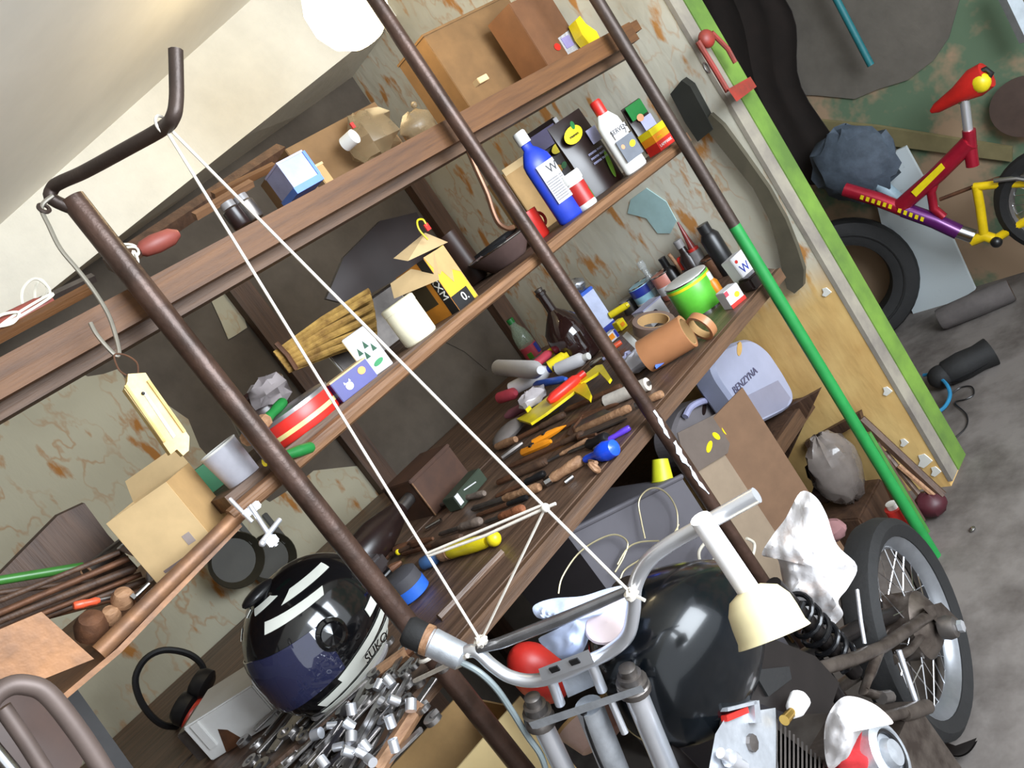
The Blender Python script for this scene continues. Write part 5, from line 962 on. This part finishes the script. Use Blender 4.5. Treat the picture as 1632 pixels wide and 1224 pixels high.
P('raised_edge', MB().tube([aty(p, y-.002) for p in [(200, 614), (262, 704)]], .0025, 6), m_crm, t); P('raised_edge', MB().tube([aty(p, y-.002) for p in [(236, 606), (294, 688)]], .0025, 6), m_crm, t)
P('wire_loop', MB().tube(spline([aty(p, y+.006) for p in [(206, 600), (190, 590), (182, 566), (200, 566), (218, 578), (220, 596)]], 4), .0013, 6), m_rustm, t)
# ================================================================ UNDER THE BENCH
zl = .431
def lw(p, z=zl): return atz(p, z)
m_jer = M('translucent_canister', (160, 164, 186), .3, alpha=1, var=.05, trans=.0, spec=.4)
def jerrycan(label, pxl, y, outline, mat, hole, capm, depth_=.1, text=None):
    t = T('jerrycan', label, 'jerrycan', loc=on(pxl, y, zl)); pts = [aty(p, y) for p in outline]; c = sum(pts, V((0, 0, 0)))/len(pts)
    mb = MB(); ring = lambda s_, dy: [c+(p-c)*s_+V((0, dy, 0)) for p in pts]
    R_ = [ring(.93, 0), ring(1, .014), ring(1, depth_-.014), ring(.93, depth_)]; n = len(pts); vs = [p for r_ in R_ for p in r_]; fs = [list(range(n))[::-1], [3*n+i for i in range(n)]]
    for j in range(3):
        for i in range(n): fs.append([j*n+i, j*n+(i+1) % n, (j+1)*n+(i+1) % n, (j+1)*n+i])
    mb.add(vs, fs, False); P('body', mb, mat, t); return t
def spx(pts, k=5): return [tuple(v[:2]) for v in spline([V((p[0], p[1], 0)) for p in pts], k, True)]
y = 1.58
t = jerrycan('translucent pale jerrycan with a blue cap and handwritten word, on the low shelf', (1215, 668), y, spx([(1136, 582), (1140, 562), (1166, 548), (1196, 540), (1222, 556), (1240, 580), (1256, 606), (1267, 630), (1262, 648), (1232, 666), (1204, 676), (1184, 660), (1162, 630), (1144, 604)]), m_jer, None, None)
P('handle_hole', MB().lathe([(0, -.002), (.026, -.002), (.026, .004)], aty((1178, 556), y), (0, 1, 0), 20, ell=(1, .42), ref=(.86, 0, .5)), M('yellow_seen_through', (196, 156, 92), .8), t)
P('cap', MB().cyl(aty((1134, 572), y+.03), aty((1150, 562), y+.03), .02), m_navy, t, 'blue cap')
P('liquid_level', MB().prism([aty(p, y-.0015) for p in [(1172, 640), (1240, 606), (1260, 634), (1254, 648), (1206, 670)]], (0, .001, 0)), M('pale_fuel', (138, 138, 156), .3, var=.05), t)
A = aty((1188, 606), y-.003); tm = Mx.Translation(A-t.matrix_world.translation) @ Mx.Rotation(math.radians(6), 4, 'Y') @ Mx.Rotation(math.pi/2, 4, 'X'); txt('handwriting', 'BENZYNA', .033, pm('dark_ink', (84, 82, 108), .6), t, tm)
y = 1.70
t = jerrycan('greyish jerrycan with an open white handle, beside the pale one', (1120, 735), y, spx([(1084, 660), (1098, 646), (1124, 632), (1146, 636), (1158, 652), (1172, 676), (1176, 700), (1140, 726), (1104, 748), (1080, 720), (1074, 690)]), M('grey_canister', (126, 120, 122), .45, var=.08), None, None)
P('handle', MB().tube(spline([aty(p, y-.02) for p in [(1092, 664), (1102, 648), (1126, 638), (1146, 642), (1154, 652)]], 4), .011, 8), m_lav, t); P('handle_hole', MB().lathe([(0, -.002), (.022, -.002), (.022, .004)], aty((1122, 652), y), (0, 1, 0), 18, ell=(1, .4), ref=(.86, 0, .5)), m_dark, t)
# cardboard box with yellow marks
y = 1.53
def bpoly(par, name, pts, y, mat, th=.003, dy=0): return P(name, MB().prism([aty(p, y) for p in pts], (0, th, 0)), mat, par)
t = T('carton', 'big brown cardboard box with yellow painted marks under the bench', 'box', loc=aty((1170, 830), y))
def cbox(par, fl, fr, dr, h0, h1, mats):   # vertical box from front-left px, front-right px
    pass
FL = aty((1098, 760), 1.50); FR = aty((1160, 722), 1.50); FR.z = FL.z = 0
zt_ = aty((1160, 722), 1.50).z; z0_ = .0
c0 = V((aty((1100, 760), 1.5).x, 1.5, 0)); c1 = V((aty((1162, 735), 1.5).x, 1.5, 0)); ztop = aty((1100, 752), 1.5).z
P('front_panel', MB().hexa([c0, c1, c1+V((0, .004, 0)), c0+V((0, .004, 0))], [p+V((0, 0, ztop)) for p in (c0, c1, c1+V((0, .004, 0)), c0+V((0, .004, 0)))]), M('pale_cardboard', (140, 122, 102), .85, scale=20, var=.08), t)
c2 = c1+V((.16, -.05, 0)); P('side_panel', MB().hexa([c1, c2, c2+V((0, .004, 0)), c1+V((0, .004, 0))], [c1+V((0, 0, ztop+.05)), c2+V((0, 0, ztop+.06)), c2+V((0, .004, ztop+.06)), c1+V((0, .004, ztop+.05))]), M('brown_cardboard', (112, 84, 62), .85, scale=20, var=.1), t)
P('back_panel', MB().hexa([c0+V((.02, .05, 0)), c2+V((0, .09, 0)), c2+V((0, .094, 0)), c0+V((.02, .054, 0))], [p+V((0, 0, ztop-.02)) for p in (c0+V((.02, .05, 0)), c2+V((0, .09, 0)), c2+V((0, .094, 0)), c0+V((.02, .054, 0)))]), m_card, t)
for p, rx, rz_, a_ in (((1130, 712), .02, .009, .3), ((1141, 695), .009, .016, .5), ((1154, 687), .006, .013, .1)): P('yellow_mark', MB().lathe([(0, 0), (rx, 0), (rx, .002)], aty(p, 1.49), (0, -1, 0), 16, ell=(1, rz_/rx), ref=(1, 0, a_)), m_yel, t)
P('flap', MB().prism([aty(p, 1.49) for p in [(1080, 690), (1150, 655), (1176, 648), (1160, 722), (1098, 760), (1090, 730)]], (0, .003, 0)), M('grey_cardboard', (98, 86, 78), .85, scale=20, var=.1), t)
# leaning dark board
S('panel', 'dark pointed board leaning on the yellow wall beside the cardboard box', 'board', MB().prism([atx(p, 2.02) for p in [(1306, 622), (1208, 676), (1196, 700), (1212, 740), (1228, 790), (1262, 716)]], (.02, 0, 0)), m_dkwood)
S('ledge', 'dark wooden ledge along the bottom of the yellow wall', 'board', MB().prism([atx(p, 2.075) for p in [(1282, 706), (1370, 658), (1374, 672), (1290, 722)]], (.02, 0, 0)), m_dkwood)
# grey bin, yellow cup, wire
t = T('storage_bin', 'big smooth grey plastic bin under the bench with wire loops on it', 'bin', loc=V((1.0, 1.5, 0)))
m_bin = M('grey_lavender_plastic', (88, 85, 90), .55, scale=4, var=.12); y = 1.46
L0 = aty((905, 842), y); L1 = aty((1078, 764), y); zt_ = aty((905, 842), y).z
P('body', MB().hexa([V((L0.x, y, 0)), V((L1.x, y, 0)), V((L1.x, y+.34, 0)), V((L0.x, y+.34, 0))], [V((L0.x-.02, y-.01, L0.z)), V((L1.x+.01, y-.01, L1.z)), V((L1.x+.01, y+.35, L1.z)), V((L0.x-.02, y+.35, L0.z))]), m_bin, t)
P('rim', MB().tube([V((L0.x-.02, y-.012, L0.z)), V((L1.x+.01, y-.012, L1.z))], .007, 8), m_bin, t)
t = T('cup', 'yellow-green plastic cup standing on the grey bin', 'cup', loc=aty((1055, 762), 1.52)); P('body', MB().lathe([(.03, -.03), (.022, .03), (.02, .03), (.027, -.028), (0, -.028)], aty((1054, 750), 1.52), (.6, 0, .8), 20), pm('yellow_green', (196, 196, 40), .45), t); P('rim', MB().torus(aty((1054, 750), 1.52)-V((.6, 0, .8))*.03, (.6, 0, .8), .03, .002, 20, 6), pm('yellow_green', (196, 196, 40)), t)
m_wire = M('thin_yellowish_wire', (176, 164, 130), .4, .5)
yw = 1.42
t = T('wire_coil', 'thin pale wire in big loose loops before the grey bin', 'wire', loc=aty((960, 900), yw))
for pts in ([(1028, 858), (1022, 830), (1018, 800), (1030, 782), (1048, 778), (1066, 790), (1078, 812), (1080, 838), (1076, 858)], [(890, 946), (896, 920), (920, 884), (950, 862), (980, 852), (1000, 864), (994, 888), (980, 912)], [(988, 924), (996, 908), (1020, 892), (1046, 876), (1066, 862), (1082, 836)], [(992, 930), (1010, 924), (1040, 926), (1068, 918)], [(984, 900), (1000, 874), (1020, 864), (1050, 862)], [(1028, 916), (1040, 902), (1058, 880)]):
    P('wire_loop', MB().tube(spline([aty(p, yw) for p in pts], 5), .0022, 6), m_wire, t)
t = T('cable_coil', 'thicker curled cable hanging beside the white plunger stick', 'cable', loc=aty((1140, 880), 1.40))
for pts in ([(1126, 862), (1114, 880), (1118, 900), (1130, 906), (1138, 892), (1146, 868)], [(1162, 852), (1180, 862), (1190, 880), (1186, 900)], [(1190, 858), (1202, 866), (1200, 884), (1190, 900), (1184, 914)]):
    P('cable_loop', MB().tube(spline([aty(p, 1.40) for p in pts], 5), .0042, 8), M('pale_cable', (206, 198, 182), .4), t)
# cream board, red lid, pinkish bowl
t = T('carton', 'large cream cardboard box low under the bench behind the fork', 'box', loc=V((.5, 1.45, 0))); y = 1.40
L0 = aty((757, 1168), y); L1 = aty((905, 1166), y); zt_ = L0.z
P('front_panel', MB().hexa([V((.3, y, 0)), V((.58, y, 0)), V((.58, y+.004, 0)), V((.3, y+.004, 0))], [V((.3, y, zt_-.01)), V((.58, y, zt_-.03)), V((.58, y+.004, zt_-.03)), V((.3, y+.004, zt_-.01))]), M('cream_cardboard', (232, 206, 150), .8, scale=14, var=.05), t)
P('back_panel', MB().hexa([V((.3, y+.25, 0)), V((.58, y+.25, 0)), V((.58, y+.254, 0)), V((.3, y+.254, 0))], [V((.3, y+.25, zt_-.03)), V((.58, y+.25, zt_-.05)), V((.58, y+.254, zt_-.05)), V((.3, y+.254, zt_-.03))]), m_card, t)
for x in (.3, .58): P('side_panel', MB().box((x, y+.127, (zt_-.07)/2), (.004, .25, zt_-.07)), m_card, t)
y = 1.33; c = aty((858, 1072), y)
S('helmet_shell', 'red rounded plastic shell under the bench behind the handlebar', 'shell', MB().ball(c, (.05, .05, .075), 20, 12, Mx.Rotation(-.2, 3, 'Y')), pm('shell_red', (190, 44, 36), .4))
c = hb((950, 1160), .09); t = T('bowl', 'brownish white bowl showing between the fork legs', 'bowl', loc=c); P('dish', MB().lathe([(0, .03), (.04, .02), (.058, -.02), (.056, -.022), (.038, .016), (0, .024)], c, (-.3, -.5, -.6), 26), M('brownish_white', (206, 180, 168), .5, scale=5, c2=(160, 110, 90)), t); P('rim', MB().torus(c-V((-.3, -.5, -.6)).normalized()*.022, (-.3, -.5, -.6), .057, .003, 26, 6), m_card, t)
# clear plastic bag, sticks, red bits at the foot of the green pole
c = aty((1332, 745), 1.45); t = T('plastic_bag', 'crumpled clear plastic bag of junk at the foot of the green pole', 'bag', loc=V((c.x, c.y, c.z-.13))); P('film', crumple(c, .11, 41, (.9, .6, 1.1), 18, 12, .1), M('clear_crinkled_film', (130, 120, 114), .12, alpha=.72, var=.2), t); P('contents', crumple(c+V((0, .04, -.03)), .085, 42, (1, .5, 1)), m_dark, t)
S('crate', 'dark wooden block holding up the clear plastic bag', 'crate', MB().box((c.x, 1.5, (c.z-.125)/2), (.2, .2, c.z-.13), bev=.006), m_dkwood)
c = aty((1326, 846), 1.34); S('rag', 'dull pink rag ball between the white rag and the wheel', 'cloth', crumple(V((c.x, c.y, c.z)), .04, 44, amp=.12), pm('dull_pink_cloth', (140, 100, 100), .9))
for k, (a_, b_, x0, x1, r, lb_, m) in enumerate([((1372, 668), (1502, 790), 2.02, 1.98, .016, 'thick dark batten sloping along the foot of the yellow wall', m_dkwood), ((1396, 706), (1470, 830), 1.94, 1.9, .011, 'dark batten leaning next to the green pole foot', m_dkwood), ((1410, 720), (1490, 820), 2.0, 1.95, .010, 'thin grey lath between the leaning battens', m_bench), ((1400, 740), (1450, 850), 1.9, 1.85, .012, 'dark lath nearest the red canister', m_rustm), ((1432, 742), (1500, 800), 1.98, 1.96, .008, 'pale-edged lath at the wall corner', m_bwood), ((1384, 690), (1478, 848), 1.87, 1.83, .009, 'greenish stick in front of the leaning battens', m_grod)]):
    A, B = atx(a_, x0), atx(b_, x1); B.z = max(B.z, r); S('batten', lb_, 'batten', MB().tube([A, B], r, 6), m)
c = atx((1436, 830), 1.8); c.z = max(c.z, .03); t = T('canister', 'small red canister with a white top among the battens', 'canister', loc=V((c.x, c.y, 0))); P('body', MB().cyl(V((c.x, c.y, 0)), V((c.x, c.y, c.z+.05)), .026), m_red, t); P('top', MB().cyl(V((c.x, c.y, c.z+.05)), V((c.x, c.y, c.z+.065)), .016), m_wht, t)
c = atx((1482, 800), 1.96); c.z = .045; S('ball', 'dark red crumpled heap at the corner of the yellow wall', 'rag', crumple(c, .045, 47, (1, 1, .9), amp=.1), pm('dark_maroon', (70, 26, 34), .5))

# ================================================================ NEAR LEFT CORNER
y = 1.0
def lt(p, y_=1.0): return aty(p, y_)
t = T('metal_hoop', 'bent pinkish metal tube frame in the corner below the tin tray', 'hoop', loc=lt((80, 1200))); m_tub = M('worn_pinkish_tube', (98, 84, 78), .5, .3, scale=14)
P('hoop', MB().tube(spline([lt(p) for p in [(200, 1290), (160, 1220), (120, 1160), (76, 1106), (44, 1092), (14, 1094), (-14, 1116), (-30, 1160)]], 5), .0105, 10), m_tub, t); P('cross_tube', MB().tube([lt(p, 1.02) for p in [(4, 1128), (40, 1180), (110, 1290)]], .0085, 10), m_tub, t); P('cross_tube', MB().tube([lt(p, .98) for p in [(-20, 1180), (30, 1240), (70, 1300)]], .007, 10), m_silver, t)
S('plank', 'dark grey plank leaning upright behind the bent tube frame', 'board', MB().prism([aty(p, 1.9) for p in [(70, 1090), (110, 1080), (260, 1290), (196, 1290)]], (0, .03, 0)), pm('dark_grey_board', (64, 62, 62), .6))
S('dark_disc', 'dark oval lid behind the hoop of the tube frame', 'lid', MB().lathe([(0, 0), (.07, 0), (.072, .012), (0, .016)], aty((30, 1170), 1.25), (.4, -.9, .1), 26, ell=(.62, 1.2), ref=(1, 0, .2)), pm('dark_brown_lid', (62, 40, 30), .5))

# ================================================================ BEYOND THE PARTITION: BICYCLE AND JUNK
X = 3.28
k = lambda p, dx=0: atx(p, X+dx)
m_bred = M('metallic_red_frame', (168, 30, 52), .25, .4, coat=.3); m_bpur = M('purple_frame', (96, 34, 104), .25, .4, coat=.3); m_byel = pm('yellow_frame', (216, 182, 20), .3); m_seat = pm('red_saddle', (190, 34, 28), .45)
t = T('bicycle', 'red and purple bicycle frame with a yellow swing arm and red saddle', 'bicycle', loc=k((1500, 380)))
def btube(name, pts, r, mat, dx=0): return P(name, MB().tube([k(p, dx) for p in pts], r, 10), mat, t)
btube('seat_tube', [(1544, 207), (1546, 232), (1550, 264)], .024, m_bred); btube('top_tube', [(1546, 226), (1496, 276), (1436, 328)], .034, m_bred); btube('down_tube', [(1346, 302), (1400, 318), (1440, 334)], .030, m_bred); btube('down_tube', [(1440, 334), (1490, 352), (1528, 370)], .032, m_bpur); btube('bottom_bracket', [(1526, 368), (1552, 377)], .028, m_silver)
btube('brace_tube', [(1492, 284), (1484, 306), (1488, 332), (1504, 346)], .018, m_bred); btube('seat_post', [(1537, 158), (1543, 208)], .017, m_chrome)
sd = P('saddle', MB().rod(k((1484, 178)), k((1578, 116)), [(0, .008), (.1, .02), (.45, .032), (.75, .055), (.95, .05), (1, .02)], 14), m_seat, t); P('yellow_patch', MB().ball(k((1563, 132), -.03), (.03, .034, .036), 14, 8), m_yel, sd); P('rubber_edge', MB().tube([k(p, -.02) for p in [(1552, 142), (1570, 134), (1580, 116), (1572, 110), (1550, 120)]], .010, 8), m_blk, sd); P('seat_clamp', MB().box(k((1538, 156)), (.03, .05, .025), bev=.004), m_silver, t)
m1 = P('decal', MB().prism([k(p, -.036) for p in [(1452, 306), (1500, 260), (1506, 268), (1460, 314)]], (.002, 0, 0)), m_yel, t)
for q in range(6): P('lettering', MB().prism([k((1372+9*q+dx, 311+2.9*q+dy), -.032) for dx, dy in ((0, 0), (5, 1.6), (3, 8), (-2, 6))], (.002, 0, 0)), m_yel, t)
for q in range(5): P('lettering', MB().prism([k((1432+9*q+dx, 332+3.4*q+dy), -.034) for dx, dy in ((0, 0), (5, 1.6), (3, 8), (-2, 6))], (.002, 0, 0)), m_yel, t)
sw = btube('swing_arm', [(1556, 296), (1562, 330), (1568, 374)], .018, m_byel); btube('swing_arm', [(1552, 298), (1590, 294), (1680, 290)], .016, m_byel); btube('swing_arm', [(1588, 380), (1620, 360), (1680, 330)], .017, m_byel); btube('swing_arm', [(1548, 384), (1570, 376), (1592, 384)], .022, m_byel); P('pivot', MB().ball(k((1588, 386), -.02), .022), m_blk, t)
wc2 = k((1690, 318)); rw = (k((1690, 318))-k((1592, 318))).length
P('rear_tyre', MB().torus(wc2, (1, -.05, 0), rw*.95, .032, 44, 8), m_rub, t); P('rear_rim', MB().torus(wc2, (1, -.05, 0), rw*.82, .016, 40, 8), m_silver, t); P('chain', MB().tube([k(p, .03) for p in [(1498, 318), (1545, 300), (1592, 284), (1640, 280)]], .008, 6), m_rustm, t); P('brake_bridge', MB().tube([k(p, -.03) for p in [(1584, 288), (1620, 284), (1660, 290)]], .009, 8), m_silver, t)
# wheel hub (hidden off frame) and spokes
P('hub', MB().cyl(wc2-V((.05, 0, 0)), wc2+V((.05, 0, 0)), .025), m_silver, t)
sp = MB()
for q in range(24): a = 2*math.pi*q/24; sp.tube([wc2+V((0, math.cos(a)*rw*.82, math.sin(a)*rw*.82)), wc2+V((.03*(-1)**q, .02*math.cos(a+1), .02*math.sin(a+1)))], .002, 4)
P('spokes', sp, m_silver, t, stuff=True)
# panels, boards, discs
S('panel', 'white speckled board leaning on the peeling wall behind the bicycle', 'board', MB().prism([atx(p, XF-.1) for p in [(1382, 262), (1443, 234), (1470, 283), (1514, 372), (1554, 462), (1464, 520), (1420, 420)]], (.02, 0, 0)), M('white_speckled_board', (196, 204, 206), .6, scale=24, c2=(170, 178, 182), thr=.7, soft=.05))
S('board', 'long olive board nailed aslant across the peeling wall', 'board', MB().prism([atx(p, XF-.03) for p in [(1286, 190), (1400, 202), (1612, 236), (1612, 258), (1400, 230), (1288, 214)]], (.022, 0, 0)), M('olive_board', (118, 108, 74), .7, scale=8, var=.2))
S('disc', 'dark brown round disc hanging on the peeling wall above the bicycle wheel', 'disc', MB().lathe([(0, 0), (.115, 0), (.118, .02), (0, .024)], atx((1634, 168), XF-.05), (-1, 0, 0), 36), pm('dark_brown_disc', (74, 58, 50), .7))
S('stick', 'teal painted stick hanging before the grey cement patch', 'stick', MB().cyl(atx((1318, -30), XF-.12), atx((1388, 104), XF-.12), .014), pm('teal_stick', (30, 106, 112), .5))
S('post', 'white painted post at the top of the peeling wall', 'post', MB().cyl(atx((1596, -30), XF-.15), atx((1640, 62), XF-.15), .032, seg=4), M('greyish_white_paint', (176, 184, 190), .6))
S('bag', 'crumpled dark blue-grey sack behind the bicycle frame', 'bag', crumple(atx((1362, 262), 3.42), .15, 51, (.5, 1.2, 1.1), 18, 11, .14), M('blue_grey_sack', (74, 84, 96), .7, scale=20, var=.3))
S('tin', 'pale blue tin beneath the dark sack', 'tin', MB().cyl(atx((1396, 288), 3.42), atx((1430, 318), 3.42), .03), pm('pale_blue_tin', (150, 172, 184), .5))
c = atz((1352, 452), .30); ax = V((-.86, -.46, .12)); t = T('car_tyre', 'large black tyre leaning in the dark beside the partition', 'tyre', loc=V((c.x, c.y, 0))); R_ = .30
P('tread', MB().lathe([(R_*.62, -.07), (R_*.8, -.09), (R_*.96, -.08), (R_, -.05), (R_, .05), (R_*.96, .08), (R_*.8, .09), (R_*.62, .07), (R_*.6, 0), (R_*.62, -.07)], V((c.x, c.y, .304)), ax, 44), m_rub, t)
P('sidewall_ring', MB().torus(V((c.x, c.y, .304))+ax.normalized()*.088, ax, R_*.78, .006, 36, 6), m_rub, t)
A = atz((1497, 510), .05); B = atz((1612, 462), .05); t = T('log', 'dark weathered log lying on the concrete before the white board', 'log', loc=A); P('trunk', MB().rod(A, B, [(0, .045), (.05, .05), (.5, .053), (.95, .05), (1, .046)], 14), M('weathered_log', (84, 78, 76), .9, scale=9, bump=.5, var=.25), t); P('cut_end', MB().lathe([(0, .001), (.046, 0), (.046, -.004)], B, B-A, 14), m_dkwood, t)
c = atz((1540, 590), .0); t = T('boot', 'black rubber boot lying on its side on the concrete', 'boot', loc=c); A = atz((1500, 600), .05); B = atz((1580, 560), .05)
P('upper', MB().rod(A, B, [(0, .03), (.12, .05), (.45, .055), (.75, .05), (1, .056)], 16), m_rub, t); P('sole', MB().hexa([atz(p, .01) for p in [(1500, 612), (1532, 606), (1584, 574), (1580, 560)]], [atz(p, .035) for p in [(1500, 612), (1532, 606), (1584, 574), (1580, 560)]]), m_blk, t); P('toe', MB().ball(A, (.05, .05, .045)), m_rub, t)
t = T('hose_ring', 'blue plastic hose bent in a ring beside the boot', 'hose', loc=atz((1495, 640), .0)); P('hose', MB().tube(spline([atz(p, z_) for p, z_ in [((1472, 598), .06), ((1490, 598), .06), ((1508, 612), .05), ((1514, 630), .03), ((1506, 648), .02), ((1490, 660), .02)]], 5), .007, 8), pm('blue_hose', (40, 120, 160), .4), t); P('hose_end', MB().cyl(atz((1490, 660), .02), atz((1484, 662), .02), .009), m_blk, t)
t = T('wire_coil', 'thin dark wire curling on the concrete near the blue hose', 'wire', loc=atz((1530, 650), 0)); P('wire', MB().tube(spline([atz(p, .006) for p in [(1514, 630), (1530, 618), (1548, 616), (1552, 628), (1540, 636), (1522, 642), (1540, 660), (1540, 680), (1520, 700)]], 5), .0025, 6), m_blk, t)
S('debris', 'tiny bright scrap on the concrete floor beyond the wheel', 'scrap', MB().ball(atz((1550, 843), .006), (.012, .008, .006), 8, 5), m_silver)
# dark sheet added to stand in for the shade behind the partition
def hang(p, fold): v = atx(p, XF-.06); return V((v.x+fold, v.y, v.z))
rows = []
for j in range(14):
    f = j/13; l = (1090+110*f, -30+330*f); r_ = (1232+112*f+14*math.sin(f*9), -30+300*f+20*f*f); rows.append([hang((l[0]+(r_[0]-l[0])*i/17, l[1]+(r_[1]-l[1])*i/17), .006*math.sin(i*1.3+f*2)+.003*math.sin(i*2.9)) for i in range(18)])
S('shade_sheet', 'dark brown sheet added for the shadow behind the green partition edge', 'cloth', MB().sheet(rows, .006), M('shade_brown_sheet', (30, 22, 18), .95, scale=8, var=.3))
# ---------------------------------------------------------------- hanging on the partition
xh = XE-.035
t = T('curved_slat', 'long grey-green curved wooden slat hanging on the yellow wall behind the green pole', 'slat', loc=atx((1190, 260), xh)); P('slat', MB().prism([atx(p, xh) for p in [(1120, 200), (1160, 250), (1200, 300), (1226, 350), (1238, 390), (1246, 430), (1254, 460), (1266, 468), (1280, 456), (1281, 430), (1270, 395), (1252, 350), (1224, 300), (1185, 245), (1152, 200), (1132, 182)]], (.018, 0, 0)), M('grey_green_slat', (78, 72, 58), .6, scale=10, var=.2), t); P('dark_head', MB().prism([atx(p, xh-.004) for p in [(1068, 150), (1086, 128), (1100, 138), (1124, 182), (1136, 206), (1112, 226), (1092, 196)]], (.03, 0, 0)), pm('dark_green_black', (34, 34, 28), .7), t)
ye = YE-.05
t = T('clamp', 'old red metal clamp hanging on the green edge of the partition', 'clamp', loc=aty((1150, 110), ye)); m_rcl = M('worn_red_paint', (150, 50, 40), .5, scale=20, c2=(110, 50, 40))
P('head', MB().ball(aty((1126, 62), ye), (.028, .02, .026), 14, 9), m_rcl, t); P('rod', MB().tube([aty(p, ye) for p in [(1112, 66), (1140, 112), (1160, 146)]], .008, 8), m_rcl, t); P('rod', MB().tube([aty(p, ye-.01) for p in [(1134, 52), (1160, 78), (1172, 100)]], .007, 8), m_rcl, t); P('jaw_block', MB().hexa([aty(p, ye) for p in [(1160, 142), (1196, 122), (1206, 138), (1174, 162)]], [aty(p, ye-.035) for p in [(1160, 142), (1196, 122), (1206, 138), (1174, 162)]]), m_rcl, t); P('ring', MB().torus(aty((1126, 108), ye), (.2, -1, 0), .014, .003, 16, 6), m_steel, t)
t = T('carton', 'white carton on the floor beyond the engine cover', 'box', Z(atz((1492, 1222), .0), 30)); P('body', MB().box((0, 0, .03), (.08, .06, .06), bev=.002), m_paper, t, world=False); P('green_print', MB().box((-.03, -.031, .02), (.012, .001, .03)), m_grn, t, world=False)
